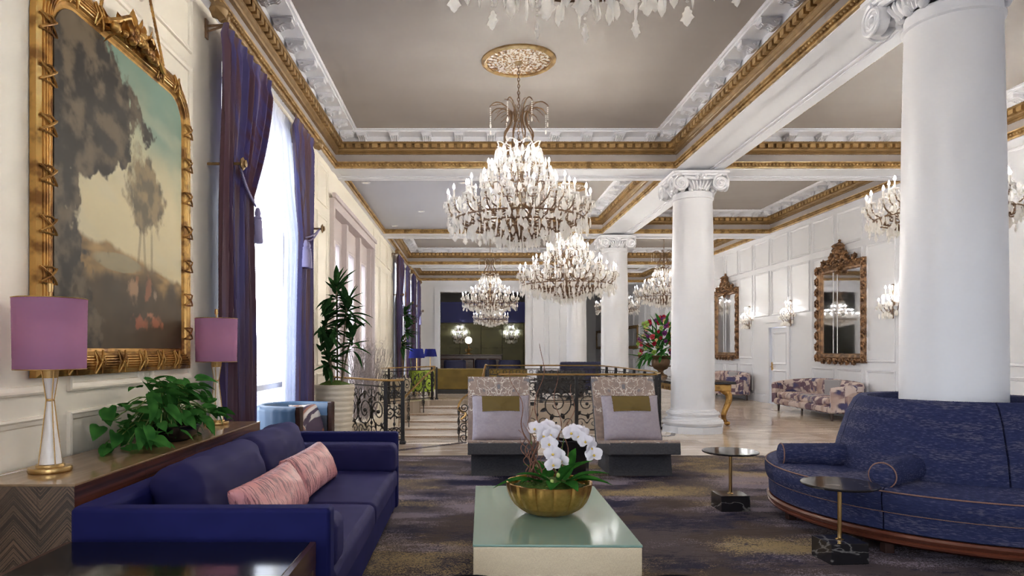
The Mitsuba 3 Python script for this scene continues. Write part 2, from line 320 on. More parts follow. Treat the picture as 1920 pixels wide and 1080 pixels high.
for i in range(5, 12):
    for j in range(-6, 0):
        if (i * 0.75 > 4.0) and i * 0.75 < 8.2: add('floor__tile', tile_full, None, tw=at(i * 0.75, 9 + j * 0.75, 0))
edge = HOLE.buffer(0.155).difference(HOLE).intersection(sbox(-2.49, 9, 8, 30))
add('floor__border', poly(edge, 0.006, -0.006), 'm_marblestep', False, label='pale marble border round the sunken foyer')
add('floor__inlay', poly([(-1.6, 9.5), (-0.06, 10.80), (-0.06, 10.98), (-1.6, 9.66)][::-1], 0.003, -0.001), 'm_inlay', False, label='dark marble inlay strip')
add('floor__inlay', poly(HOLE.buffer(0.33).difference(HOLE.buffer(0.25)).intersection(sbox(0.2, 9, 8, 30)), 0.003, -0.001), 'm_inlay', False)
add('foyer_floor', bx(-2.8, 4, 10.5, 20.4, -1.2, -1.02), 'm_marble', False, kind='structure')
st = thing('staircase', 'pale marble steps rising from the sunken foyer to the far lobby floor', 'staircase')
ends = [-1.17, -1.5, -1.8, -2.05, -2.25, -2.4]
for k in range(1, 6):
    x0, x1, x2 = ends[k], ends[k - 1], 0.5
    y1, y0 = 20.1 - 0.33 * (k - 1), 20.1 - 0.33 * k
    m = poly([(x0, y0 - 0.02), (x2, y0 - 0.02), (x2, y1 + 0.3), (x1, y1 + 0.3)], 0.17, -0.17 * (k + 1))
    m = cat(m, poly([(x0, y0 - 0.035), (x2, y0 - 0.035), (x2, y1), (x1, y1)], 0.035, -0.17 * k - 0.035))
    s_ = add(st + '__step', m, 'm_marblestep', False)
    add(s_ + '__nosing', cat(poly([(x0, y0 - 0.045), (x2, y0 - 0.045), (x2, y0 - 0.03), (x0, y0 - 0.03)], 0.03, -0.17 * k - 0.05)), 'm_nosing', False)
add(st + '__stringer', trimesh.Trimesh(*(lambda m: (m.vertices, m.faces))(poly([(-1.19, 20.12), (-2.49, 18.5), (-2.49, 18.7), (-1.19, 20.32)], 1.0, -1.02))), 'm_cream', False)

# ------------------------------------------------------------------ walls
def wallx(key, x0, x1, y0, y1, z0, z1, holes, m, **k):
    p = sbox(y0, z0, y1, z1)
    for a, b, c, d in holes: p = p.difference(sbox(a, c, b, d))
    ms = [polyx(np.array(g.exterior.coords)[:-1] if not g.interiors else g, x0, x1) for g in getattr(p, 'geoms', [p])]
    return add(key, cat(ms), m, False, kind='structure', **k)
def polyx(yz, x0, x1):
    m = trimesh.creation.extrude_polygon(yz if isinstance(yz, Polygon) else Polygon(yz), x1 - x0, engine='earcut')
    v = np.array(m.vertices); return trimesh.Trimesh(np.stack([v[:, 2] + x0, v[:, 0], v[:, 1]], 1), m.faces, process=False)
def polyy(xz, y0, y1):
    m = trimesh.creation.extrude_polygon(xz if isinstance(xz, Polygon) else Polygon(xz), y1 - y0, engine='earcut')
    v = np.array(m.vertices); return trimesh.Trimesh(np.stack([v[:, 0], v[:, 2] + y0, v[:, 1]], 1), m.faces[:, ::-1], process=False)
WINS = [(-1.6, 1.8, 0.5, 4.4), (6.75, 9.55, 0.5, 4.4), (22.2, 24.6, 0.5, 4.4), (27.5, 29.8, 0.5, 4.4)]
wl = wallx('wall_left', -2.8, -2.5, -3, 31.8, -1.2, 5.5, WINS + [(12.0, 17.0, -1.02, 4.12)], 'm_cream')
wr = wallx('wall_right', 8.4, 8.7, -3, 45.3, -0.2, 5.5, [(17.75, 18.85, 0, 2.13)], 'm_white')
wb = add('wall_back', cat([polyy(sbox(-3.2, -0.2, 4.6, 5.5).difference(sbox(-1.42, 0, 2.575, 4.22)), 31.5, 31.8)]), 'm_white', False, kind='structure')
add('wall_aisle_side', bx(4.45, 4.6, 31.8, 45.2, 0, 5.5), 'm_white', False, kind='structure')
add('wall_aisle_end', bx(4.4, 8.7, 45, 45.2, 0, 5.5), 'm_white', False, kind='structure')
p = sbox(-2.8, -0.2, 8.7, 5.5)
FW = [(-0.6, 2.0), (5.4, 7.4)]
for a, b in FW: p = p.difference(sbox(a, 0.5, b, 4.4))
wf = add('wall_front', polyy(p, -3.2, -3.0), 'm_white', False, kind='structure')
add('baseboard_left', cat([bx(-2.5, -2.47, a, b, 0, 0.2) for a, b in ((-3, 10.4), (20.4, 31.5))]), 'm_cream', False, kind='structure')
add('baseboard_right', cat([bx(8.36, 8.4, a, b, 0, 0.22) for a, b in ((-3, 17.65), (18.95, 45))]), 'm_white', False, kind='structure')
PF = [(0, 0), (0.004, 0.022), (0.016, 0.028), (0.028, 0.018), (0.05, 0.012), (0.058, 0)]
def panel(parent, side, pos, a0, a1, z0, z1, m):
    f = frame2(PF, a1 - a0, z1 - z0)
    if side == 'L': f = mv(f, rz=90, x=pos, y=a0, z=z0)
    elif side == 'R': f = mv(f, rz=-90, x=pos, y=a1, z=z0)
    else: f = mv(f, x=a0, y=pos, z=z0)
    add(parent + '__panel_molding', f, m, 20)
for y in np.arange(2.0, 44, 1.12):
    for z0, z1 in ((0.3, 1.08), (1.24, 3.72), (3.86, 4.62)):
        a, b = y + 0.07, y + 1.05
        if b > 17.6 and a < 19.0 and z1 < 3:
            continue
        if b > 17.6 and a < 19.0 and z1 < 3.8: z0 = 2.45
        panel(wr, 'R', 8.4, a, b, z0, z1, 'm_white')
for a, b in ((1.9, 2.9), (3.0, 4.02), (4.16, 5.1), (5.24, 6.0), (9.95, 10.75), (10.9, 11.7), (17.3, 18.3), (18.5, 19.9), (20.1, 21.5), (25.3, 26.6)):
    for z0, z1 in ((0.3, 1.12), (1.24, 3.78 if not 3 < a < 6 else 4.02), (3.95 if not 3 < a < 6 else 4.14, 4.62)):
        panel(wl, 'L', -2.5, a, b, z0, z1, 'm_cream')
for a, b in ((2.9, 3.5), (3.65, 4.2)): panel(wb, 'B', 31.5, a, b, 0.4, 4.3, 'm_white')
# portal casing
cas = cat([polyy(sbox(-1.62 - 0.06 * k, 0, 2.775 + 0.06 * k, 4.42 + 0.06 * k).difference(sbox(-1.42 - 0.07 * k, -1, 2.575 + 0.07 * k, 4.22 + 0.07 * k)), 31.46 - 0.03 * k, 31.5) for k in (0, 1)])
add('trim_1', cas, 'm_white', False, kind='structure')
# right hand door
add('door_1', bx(8.43, 8.48, 17.77, 18.83, 0.005, 2.11), 'm_white', False, kind='structure')
for z0, z1 in ((0.2, 0.95), (1.1, 1.98)): panel('door_1', 'R', 8.43, 17.9, 18.7, z0, z1, 'm_white')
add('door_1__handle', cat(bx(8.405, 8.43, 18.72, 18.78, 0.93, 1.16), tube([(8.41, 18.75, 1.03), (8.37, 18.75, 1.03), (8.37, 18.62, 1.03)], 0.011), ball(0.02, 8.41, 18.75, 1.12)), 'm_brass', 30, label='metal lever handle with lock plate')
add('trim_2', cat(polyx(sbox(17.63, 0, 18.97, 2.25).difference(sbox(17.77, -1, 18.83, 2.12)), 8.355, 8.4), bx(8.32, 8.4, 17.58, 19.02, 2.25, 2.33)), 'm_white', False, kind='structure')

# ------------------------------------------------------------------ windows
def window(key, y0, y1, z0, z1, nx=2, bars=(), m='m_white', xg=-2.68):
    t = 0.07
    fr = [bx(xg - 0.03, xg + 0.04, y0, y0 + t, z0, z1), bx(xg - 0.03, xg + 0.04, y1 - t, y1, z0, z1), bx(xg - 0.03, xg + 0.04, y0 + t, y1 - t, z0, z0 + t), bx(xg - 0.03, xg + 0.04, y0 + t, y1 - t, z1 - t, z1)]
    add(key, cat(fr), m, False, kind='structure')
    add(key + '__sill', bx(-2.8, -2.42, y0 - 0.08, y1 + 0.08, z0 - 0.05, z0), m, False)
    ys = np.linspace(y0 + t, y1 - t, nx + 1)
    for y in ys[1:-1]: add(key + '__mullion', bx(xg - 0.025, xg + 0.03, y - 0.03, y + 0.03, z0 + t, z1 - t), m, False)
    for b in bars: add(key + '__transom', bx(xg - 0.03, xg + 0.05, y0 + t, y1 - t, b - 0.035, b + 0.035), m, False)
    for a, b in zip(ys[:-1], ys[1:]):
        zs = [z0 + t, *bars, z1 - t]
        for c, d in zip(zs[:-1], zs[1:]):
            P = np.array([[xg, a, c], [xg, b, c], [xg, b, d], [xg, a, d]])
            add(key + '__pane', trimesh.Trimesh(P, [[0, 1, 2], [0, 2, 3]], process=False), 'm_pane', False)
for i, (a, b, c, d) in enumerate(WINS): window(f'window_{i + 1}', a, b, c, d, 1, (1.02,))
# entrance doors of the foyer, tan timber with tall glazed leaves
add('door_2', cat(bx(-2.79, -2.42, 11.93, 12.05, -1.02, 4.2), bx(-2.79, -2.42, 16.95, 17.08, -1.02, 4.2), bx(-2.79, -2.42, 12.05, 16.95, 4.04, 4.2), bx(-2.44, -2.38, 11.86, 17.15, 4.2, 4.28)), 'm_tan', False, kind='structure')
for i in range(3):
    a = 12.05 + i * 1.633; b = a + 1.633
    fr = polyx(sbox(a, -1.02, b, 4.04).difference(sbox(a + 0.34, -0.2, b - 0.34, 3.55)), -2.70, -2.6)
    fr = cat(fr, mv(frame2(PF, b - a - 0.62, 3.85), rz=90, x=-2.6, y=a + 0.31, z=-0.25), bx(-2.6, -2.5, a, a + 0.1, -1.02, 4.04), bx(-2.6, -2.5, b - 0.1, b, -1.02, 4.04))
    add('door_2__leaf', fr, 'm_tan', False)
    P = np.array([[-2.65, a + 0.3, -0.25], [-2.65, b - 0.3, -0.25], [-2.65, b - 0.3, 3.6], [-2.65, a + 0.3, 3.6]])
    add('door_2__pane', trimesh.Trimesh(P, [[0, 1, 2], [0, 2, 3]], process=False), 'm_pane', False)
for i, (a, b) in enumerate(FW):
    P = np.array([[a, -3.1, 0.5], [b, -3.1, 0.5], [b, -3.1, 4.4], [a, -3.1, 4.4]])
    fr = polyy(sbox(a, 0.5, b, 4.4).difference(sbox(a + 0.08, 0.58, b - 0.08, 4.32)), -3.14, -3.06)
    add(f'window_{i + 6}', cat(fr, bx((a + b) / 2 - 0.04, (a + b) / 2 + 0.04, -3.14, -3.06, 0.5, 4.4), bx(a, b, -3.14, -3.06, 2.4, 2.47)), 'm_white', False, kind='structure')
    add(f'window_{i + 6}__pane', trimesh.Trimesh(P, [[0, 1, 2], [0, 2, 3]], process=False), 'm_pane', False)

# ------------------------------------------------------------------ ceiling, beams and coffers
ZC = 5.31
ce = add('ceiling', cat(bx(-2.8, 8.7, -3.2, 31.8, ZC, 5.5), bx(4.4, 8.7, 31.8, 45.2, ZC, 5.5)), 'm_ceil', False, kind='structure')
YB = [(5.3, 6.14), (12.0, 12.8), (18.7, 19.5), (25.5, 26.4)]
def beam(x0, x1, y0, y1, along):
    z = 4.72; b = 0.17
    body = bx(x0, x1, y0, y1, z + 0.03, ZC)
    if along == 'y':
        rails = [bx(x0, x0 + b, y0, y1, z, z + 0.03), bx(x1 - b, x1, y0, y1, z, z + 0.03), bx(x0 + b, x0 + b + 0.05, y0, y1, z + 0.012, z + 0.03), bx(x1 - b - 0.05, x1 - b, y0, y1, z + 0.012, z + 0.03)]
    else:
        rails = [bx(x0, x1, y0, y0 + b, z, z + 0.03), bx(x0, x1, y1 - b, y1, z, z + 0.03), bx(x0, x1, y0 + b, y0 + b + 0.05, z + 0.012, z + 0.03), bx(x0, x1, y1 - b - 0.05, y1 - b, z + 0.012, z + 0.03)]
    add(ce + '__beam', cat(body, *rails), 'm_white', False)
ys = [-3.0] + [v for ab in YB for v in ab] + [31.5]
beam(3.68, 4.52, -3.0, 31.5, 'y')
for a, b in YB:
    beam(-2.5, 3.68, a, b, 'x'); beam(4.52, 8.4, a, b, 'x')
beam(4.52, 8.4, 32.2, 33.0, 'x')
add(ce + '__wall_plate', cat(bx(-2.5, -2.41, -3, 31.5, 4.74, ZC), bx(8.33, 8.4, -3, 45, 4.74, ZC), bx(-2.5, 8.4, -3.0, -2.9, 4.74, ZC), bx(-2.5, 4.5, 31.4, 31.5, 4.74, ZC), bx(4.45, 4.52, 31.8, 45, 4.74, ZC)), 'm_white', False)
# lower ceiling over the entrance half of the second bay
add(ce + '__low_ceiling', bx(-2.5, 0.5, 12.8, 18.7, 4.86, ZC), 'm_ceil2', False)
add(ce + '__beam', bx(0.3, 0.62, 12.8, 18.7, 4.72, ZC), 'm_white', False)

BEAD = [(-0.005, 4.735), (0.03, 4.738), (0.036, 4.755), (0.02, 4.765), (0.02, 4.825), (0.045, 4.835), (0.05, 4.85), (-0.005, 4.858)]
CROWN = [(-0.005, 4.982), (0.045, 4.985), (0.06, 5.0), (0.05, 5.015), (0.062, 5.022), (0.085, 5.04), (0.09, 5.062), (0.078, 5.07), (0.078, 5.14), (0.15, 5.143), (0.165, 5.155), (0.165, 5.17), (-0.005, 5.17)]
WHITE = [(0.15, 5.165), (0.155, 5.255), (0.175, 5.262), (0.41, 5.264), (0.415, 5.285), (0.44, 5.29), (0.46, 5.312)]
bead_v = cat([ball(0.024, 0, 0, 0, 0, (1, 1.1, 1.05))])
mod_prof = [(0, 0.0), (0.03, -0.075), (0.075, -0.09), (0.11, -0.065), (0.15, -0.05), (0.19, -0.062), (0.222, -0.052), (0.23, -0.025), (0.225, 0.0)]
modi = mv(polyx(mod_prof, -0.075, 0.075), 0, 0, 0)
modi = cat(modi, bx(-0.095, 0.095, 0, 0.245, -0.004, 0.012), *[tube([(x, 0.02, -0.075), (x, 0.075, -0.096), (x, 0.12, -0.068), (x, 0.16, -0.055), (x, 0.2, -0.066), (x, 0.226, -0.045)], 0.014, 5) for x in (-0.055, -0.018, 0.018, 0.055)],
           *[tube([(x, 0.045, -0.05), (x * 1.05, 0.075, -0.055), (x, 0.09, -0.04), (x, 0.07, -0.03), (x, 0.055, -0.04)], 0.009, 4) for x in (-0.08, 0.08)], *[ball(0.012, x, 0.05 + 0.03 * i, -0.085 - 0.012 * (i % 2), 0) for x in (-0.04, 0, 0.04) for i in range(3)])
modi_d = mikit.ply(modi, 'm_white', 35)
dent = bx(-0.048, 0.048, 0.0, 0.062, 5.074, 5.143)
dent_d = mikit.ply(dent, 'm_gold', False)
def sides(x0, x1, y0, y1):
    # start point, direction angle of travel, length; local +y points inward
    return [((x0, y0), 0, x1 - x0), ((x1, y0), 90, y1 - y0), ((x1, y1), 180, x1 - x0), ((x0, y1), 270, y1 - y0)]
def at2(c, a, s): return (c[0] + s * math.cos(math.radians(a)), c[1] + s * math.sin(math.radians(a)))
def coffer(n, x0, x1, y0, y1, dent_parts=False, mods=True, beads=True):
    key = f'trim_{n}'
    labels[key] = {'kind': 'structure'}
    R = lambda prof: ringsweep(prof, x0, x1, y0, y1)
    add(key + '__bead_molding', R(BEAD), 'm_gold', 20)
    add(key + '__fascia', R([(0.003, 4.85), (0.003, 5.0)]), 'm_taupe', False)
    add(key + '__crown_molding', R(CROWN), 'm_golddark', 20)
    add(key + '__cornice', R(WHITE), 'm_white', 25)
    bs, ds = [], []
    for c, a, ln in sides(x0, x1, y0, y1):
        for s in np.arange(0.08, ln - 0.05, 0.062 if beads else 0.12):
            q = at2(c, a, s); bs.append(mv(bead_v, 0, 0.036, 4.797, rz=0)); bs[-1] = mv(bs[-1], q[0], q[1], 0, rz=a)
        k = int((ln - 0.24) / 0.15); off = (ln - k * 0.15) / 2
        for i in range(k + 1):
            q = at2(c, a, off + i * 0.15)
            if dent_parts: add(key + '__dentil', dent_d, None, tw=T4().translate([q[0], q[1], 0]).rotate([0, 0, 1], a).translate([0, 0.078, 0]))
            else: ds.append(mv(mv(dent, 0, 0.078, 0), q[0], q[1], 0, rz=a))
        if mods:
            k = int((ln - 0.7) / 0.56); off = (ln - k * 0.56) / 2
            for i in range(k + 1):
                q = at2(c, a, off + i * 0.56)
                add(key + '__modillion', modi_d, None, tw=T4().translate([q[0], q[1], 5.256]).rotate([0, 0, 1], a).translate([0, 0.16, 0]))
    add(key + '__bead', cat(bs), 'm_gold', True, kind='stuff')
    if ds: add(key + '__dentil', cat(ds), 'm_gold', False, kind='stuff')
coffer(3, -2.41, 3.68, 6.14, 12.0, True)
coffer(4, 4.52, 8.33, 6.14, 12.0, True)
coffer(5, -2.41, 3.68, -2.9, 5.3)
coffer(6, 4.52, 8.33, -2.9, 5.3)
coffer(7, 0.62, 3.68, 12.8, 18.7)
coffer(8, 4.52, 8.33, 12.8, 18.7)
coffer(9, -2.41, 3.68, 19.5, 25.5)
coffer(10, 4.52, 8.33, 19.5, 25.5)
coffer(11, -2.41, 3.68, 26.4, 31.4, mods=False)
coffer(12, 4.52, 8.33, 26.4, 32.2, mods=False)
x0, x1, y0, y1 = -2.41, 0.3, 12.8, 18.7
labels['trim_13'] = {'kind': 'structure'}
add('trim_13__bead_molding', ringsweep(BEAD, x0, x1, y0, y1), 'm_gold', 20)
bs = []
for c, a, ln in sides(x0, x1, y0, y1):
    for s in np.arange(0.08, ln - 0.05, 0.062):
        q = at2(c, a, s); bs.append(mv(mv(bead_v, 0, 0.036, 4.797), q[0], q[1], 0, rz=a))
add('trim_13__bead', cat(bs), 'm_gold', True, kind='stuff')

# ------------------------------------------------------------------ columns
def volute(R=0.13, th=0.09):
    t = np.linspace(0, 2.4 * 2 * PI, 60); r = R * (1 - t / t[-1]) ** 0.8 + 0.012
    sp = np.stack([r * np.cos(t + PI / 2), 0 * t, r * np.sin(t + PI / 2)], 1)
    disc = mv(lathe([(0, 0), (R * 0.9, 0), (R * 0.98, th * 0.3), (R * 0.98, th), (0, th)], 24), rx=-90)
    return cat(disc, tube(sp + [0, -0.006, 0], 0.02 * (1 - t / t[-1] * 0.5), 6), ball(0.026, 0, -0.01, 0))
ck = Kit()
ck.p('base', cat(poly(Point(0, 0).buffer(0.56, quad_segs=2), 0.12), lathe([(0.5, 0.12), (0.53, 0.14), (0.545, 0.18), (0.53, 0.22), (0.49, 0.235), (0.49, 0.245), (0.455, 0.26), (0.44, 0.29), (0.455, 0.315), (0.47, 0.32), (0.475, 0.345), (0.46, 0.37), (0.42, 0.378), (0.42, 0.395), (0.395, 0.41), (0.388, 0.43)], 48)), 'm_column', 40)
ck.p('shaft', lathe([(0.388, 0.42), (0.386, 1.0), (0.38, 2.2), (0.365, 3.4), (0.35, 4.18), (0.352, 4.23), (0.37, 4.245), (0.37, 4.265), (0.35, 4.275), (0.35, 4.36)], 56), 'm_column', 40)
eggs = [ball(0.05, 0.37 * math.cos(a), 0.37 * math.sin(a), 4.4, 1, (1, 1, 1.25)) for a in np.linspace(0, 2 * PI, 16, endpoint=False)]
aba = [mv(rbox(1.0, 1.0, 0.05, 0.012), z=4.665), mv(rbox(0.94, 0.94, 0.04, 0.015), z=4.625), bx(-0.36, 0.36, -0.36, 0.36, 4.42, 4.61)]
acan = []
for a in range(4):
    for x in np.linspace(-0.19, 0.19, 7): acan.append(mv(tube([(x * 0.6, -0.36, 4.37), (x * 0.8, -0.40, 4.43), (x, -0.42, 4.49), (x * 1.12, -0.405, 4.53)], [0.02, 0.024, 0.018, 0.008], 5), rz=90 * a))
    for i in range(7): acan.append(mv(ball(0.035, 0.075 * math.cos(i * 0.9), -0.44, 4.6 + 0.05 * math.sin(i * 0.9), 1), rz=90 * a))
    acan.append(mv(ball(0.05, 0, -0.46, 4.6), rz=90 * a))
    acan.append(mv(tube([(-0.3, -0.43, 4.58), (-0.15, -0.425, 4.565), (0, -0.42, 4.56), (0.15, -0.425, 4.565), (0.3, -0.43, 4.58)], 0.03, 6), rz=90 * a))
ck.p('capital', cat(*aba, *eggs, *acan), 'm_column', 40)
vol = volute()
for a in range(4):
    for x in (-0.35, 0.35): ck.p('volute', mv(mv(vol, x, -0.47, 4.47), rz=90 * a), 'm_column', 40, parent='capital')
for y, lab in ((5.72, 'broad white column rising through the round blue banquette'), (12.4, 'white ionic column beside the flower table, second column from the camera'), (19.1, 'white column behind the brown lamps of the second chandelier, third along the aisle'), (25.95, 'farthest and narrowest white column of the row, behind the navy sofa')):
    ck.put('column', at(4.1, y, 0), lab.replace('behind the brown lamps of the second chandelier, ', 'left of the flower arrangement, '), 'column', 'columns along the aisle')
# bar room beyond the portal
add('wall_bar', cat(bx(-3.2, 4.4, 38, 38.2, 0, 4.9), bx(-3.2, -3.0, 31.8, 38, 0, 4.9), bx(4.2, 4.4, 31.8, 38, 0, 4.9)), 'm_dark', False, kind='structure')
for i in range(6):
    x = -3.0 + i * 1.2
    add('wall_bar__panel', rbox(1.18, 0.06, 2.9, 0.02, c=(x + 0.6, 37.97, 1.55)), 'm_bargreen')
    add('wall_bar__frieze', cat([ball(0.05, x + 0.1 + 0.2 * k, 37.93, z, 0, (1, 0.4, 1)) for k in range(6) for z in (2.66, 1.62)]), 'm_bargreen')
add('wall_bar__band', bx(-3, 4.2, 37.95, 38, 3.05, 4.2), 'm_barblue', False)
add('ceiling_bar', bx(-3.2, 4.4, 31.8, 38.2, 4.7, 4.9), 'm_ceil', False, kind='structure')
# ================================================================== left side
# ------------------------------------------------------------------ big landscape painting
def painting(p, n, uv):
    s = (p.y - 3.98) / 1.75; t = (p.z - 1.52) / 2.08
    nz = fbm(s * 9, t * 9, 1, 4); nf = fbm(s * 34, t * 34, 2, 3); n2 = fbm(s * 4 + 7, t * 5, 4, 4)
    c = mix(L(196, 184, 148), L(108, 134, 122), smoothstep(0.42, 0.95, t + (n2 - 0.5) * 0.35))
    c = mix(c, L(190, 182, 154), smoothstep(0.5, 0.7, fbm(s * 3 + t * 2, t * 6, 9, 4)) * smoothstep(0.98, 0.6, t) * 0.7)
    hill = 0.37 - s * 0.12 + (nz - 0.5) * 0.05
    c = mix(c, mix(L(150, 122, 76), L(92, 74, 48), smoothstep(0.3, 0.7, fbm(s * 6, t * 22, 3, 3))), smoothstep(hill + 0.012, hill - 0.012, t))
    d = dr.sqrt(dr.square((s - 0.64) / 0.17) + dr.square((t - 0.545) / 0.17)) + (nz - 0.5) * 0.8 + (nf - 0.5) * 0.5
    c = mix(c, mix(L(118, 102, 74), L(62, 56, 46), smoothstep(0.3, 0.7, fbm(s * 22, t * 22, 8, 3))), smoothstep(1.05, 0.7, d) * 0.92)
    tr = dr.minimum(dr.abs(s - 0.62 + (t - 0.4) * 0.1), dr.minimum(dr.abs(s - 0.69), dr.abs(s - 0.57 - (t - 0.3) * 0.2)))
    c = mix(c, L(84, 72, 52), smoothstep(0.014, 0.006, tr) * smoothstep(0.45, 0.4, t) * smoothstep(0.24, 0.28, t) * 0.45)
    c = mix(c, mix(L(46, 40, 32), L(74, 60, 42), nz), smoothstep(0.27, 0.2, t + (nz - 0.5) * 0.12))
    pond = smoothstep(1.0, 0.8, dr.sqrt(dr.square((s - 0.42) / 0.2) + dr.square((t - 0.285) / 0.035)) + (nz - 0.5) * 0.4)
    c = mix(c, L(134, 128, 104), pond * 0.8)
    edge = 0.13 + 0.42 * smoothstep(0.5, 0.66, t) * smoothstep(1.12, 0.84, t) + 0.1 * smoothstep(0.42, 0.1, t) + (nz - 0.5) * 0.3 + (nf - 0.5) * 0.16 + 0.05 * dr.sin(t * 26)
    c = mix(c, mix(L(30, 28, 27), L(84, 74, 60), smoothstep(0.35, 0.75, fbm(s * 14 + 3, t * 18, 6, 4))), smoothstep(edge + 0.035, edge - 0.03, s))
    for (a, b, ra, rb, col) in ((0.53, 0.2, 0.05, 0.045, (176, 140, 108)), (0.66, 0.21, 0.03, 0.05, (150, 96, 70)), (0.72, 0.19, 0.02, 0.03, (160, 140, 120)), (0.6, 0.085, 0.07, 0.025, (158, 88, 62)), (0.74, 0.09, 0.07, 0.03, (170, 100, 70)), (0.68, 0.12, 0.03, 0.02, (190, 130, 100)), (0.56, 0.245, 0.02, 0.02, (140, 90, 60))):
        e = dr.sqrt(dr.square((s - a) / ra) + dr.square((t - b) / rb)) + (nf - 0.5) * 1.6
        c = mix(c, L(*col), smoothstep(1.0, 0.3, e + (nz - 0.5) * 1.2) * 0.5)
    return c
mat('m_painting', painting, 0.55, specular=0.15)
pt = thing('painting', 'large gilt-framed landscape painting on the left wall above the console', 'painting')
W, H = 2.09, 2.43
def arch(d):
    r = 0.34 - d * 0.75; n = 8
    a = np.linspace(0, PI / 2, n)
    pts = [(d, d), (W - d, d)]
    pts += [(W - d - r + r * math.cos(t), H - d - r + r * math.sin(t)) for t in a] + [(d + r - r * math.sin(t), H - d - r + r * math.cos(t)) for t in a]
    return np.array(pts)
prof = [(0.0, 0.01), (0.0, 0.07)] + [(0.022 + 0.018 * k + 0.018 * f, 0.085 + 0.032 * math.sin(PI * (k + f + .3) / 7) - (0.022 if f > .6 else 0)) for k in range(6) for f in (0.05, 0.45, 0.9)] + [(0.135, 0.075), (0.15, 0.055), (0.172, 0.05), (0.178, 0.03)]
P = np.stack([np.c_[arch(d)[:, 0], 0 * arch(d)[:, 0] - y, arch(d)[:, 1]] for d, y in [(d, y * 0.62) for d, y in prof]], 1)
plc = lambda m: mv(m, rz=90, x=-2.5, y=3.8, z=1.34)
add(pt + '__frame', plc(grid(P, wu=True, flip=True)), 'm_leafgold', 22)
ar = arch(0.172); can = trimesh.creation.extrude_polygon(Polygon(ar), 0.02, engine='earcut')
v = np.array(can.vertices); can = trimesh.Trimesh(np.stack([v[:, 0], -v[:, 2] - 0.02, v[:, 1]], 1), can.faces[:, ::-1], process=False)
add(pt + '__canvas', plc(can), 'm_painting', False, label='dark landscape with tall trees, a pond and figures')
def wrap(u, ang):
    s = []
    for g in (-1, 1):
        t = np.linspace(-1, 1, 9)
        s.append(tube(np.stack([t * 0.075, -0.062 - 0.02 * np.cos(t * 1.4), g * 0.045 * t], 1), 0.0075, 5))
    for g in (-1, 1): s.append(tube([(-0.07, -0.06, g * 0.045), (0, -0.083, g * 0.05), (0.07, -0.06, g * 0.045)], 0.006, 4))
    m = mv(cat(s), ry=ang)
    return mv(m, u[0], 0, u[1])
for i in range(7):
    z = 0.3 + i * 0.29
    add(pt + '__ribbon', plc(wrap((0.082, z), 0)), 'm_leafgold'); add(pt + '__ribbon', plc(wrap((W - 0.082, z), 0)), 'm_leafgold')
for i in range(6):
    x = 0.32 + i * 0.29
    add(pt + '__ribbon', plc(wrap((x, 0.082), 90)), 'm_leafgold')
    if abs(x - W / 2) > 0.4: add(pt + '__ribbon', plc(wrap((x, H - 0.082), 90)), 'm_leafgold')
rng = random.Random(3); cr = []
for i in range(70):
    x = rng.gauss(0, 0.17); x = max(-0.4, min(0.4, x)); h = 0.13 * math.exp(-(x / 0.2) ** 2)
    cr.append(mv(leaf(0.09 + 0.05 * rng.random(), 0.06, 0.5, -0.6), ry=-90 + rng.uniform(-70, 70) + x * 120, rz=rng.uniform(-40, 40), x=W / 2 + x, y=-0.07 - 0.05 * rng.random(), z=H - 0.13 + h * rng.random()))
    if i % 2: cr.append(ball(0.02 + 0.016 * rng.random(), W / 2 + x, -0.12, H - 0.11 + h * rng.random()))
for g in (-1, 1): cr.append(tube([(W / 2 + g * 0.02, -0.1, H - 0.06), (W / 2 + g * 0.16, -0.12, H + 0.05), (W / 2 + g * 0.3, -0.11, H - 0.04), (W / 2 + g * 0.42, -0.1, H - 0.1)], 0.02, 6))
add(pt + '__crest', plc(cat(cr)), 'm_leafgold', 40, label='carved floral crest')
for g in (-1, 1):
    a = np.array([-2.42, 4.845 + g * 0.45, 3.74]); b = np.array([-2.47, 4.845 + g * 0.02, 4.78])
    t = np.linspace(0, 1, 90)[:, None]; base = a + (b - a) * t
    ms = []
    for ph in (0, PI):
        off = 0.0085 * np.c_[0 * t, np.cos(t * 150 + ph), np.sin(t * 150 + ph) * 0.4]
        ms.append(tube(base + off, 0.009, 5))
    add(pt + '__rope', cat(ms), 'm_leafgold', True, label='twisted gold hanging rope')

# ------------------------------------------------------------------ console behind the sofa
co = thing('console_table', 'long dark console with herringbone veneered end and glass top along the left wall', 'console')
X0, X1, Y0, Y1, ZT = -2.46, -1.915, 3.25, 6.12, 0.85
add(co + '__body', cat(bx(X0, X1 - 0.008, Y0 + 0.008, Y1, 0.02, ZT - 0.012)), 'm_rosewood', False)
for i in range(3):
    w = (X1 - X0) / 3
    add(co + '__veneer_panel', bx(X0 + i * w + 0.0006, X0 + (i + 1) * w - 0.0006, Y0, Y0 + 0.008, 0.02, ZT - 0.012), 'm_herring', False)
for i in range(4):
    w = (Y1 - Y0) / 4
    add(co + '__front_panel', bx(X1 - 0.008, X1, Y0 + i * w + 0.001, Y0 + (i + 1) * w - 0.001, 0.1, ZT - 0.012), 'm_rosewood', False)
add(co + '__glass_top', rbox(X1 - X0 + 0.004, Y1 - Y0 + 0.004, 0.012, 0.003, c=((X0 + X1) / 2, (Y0 + Y1) / 2, ZT - 0.006)), 'm_consoleglass', label='glossy glass top')
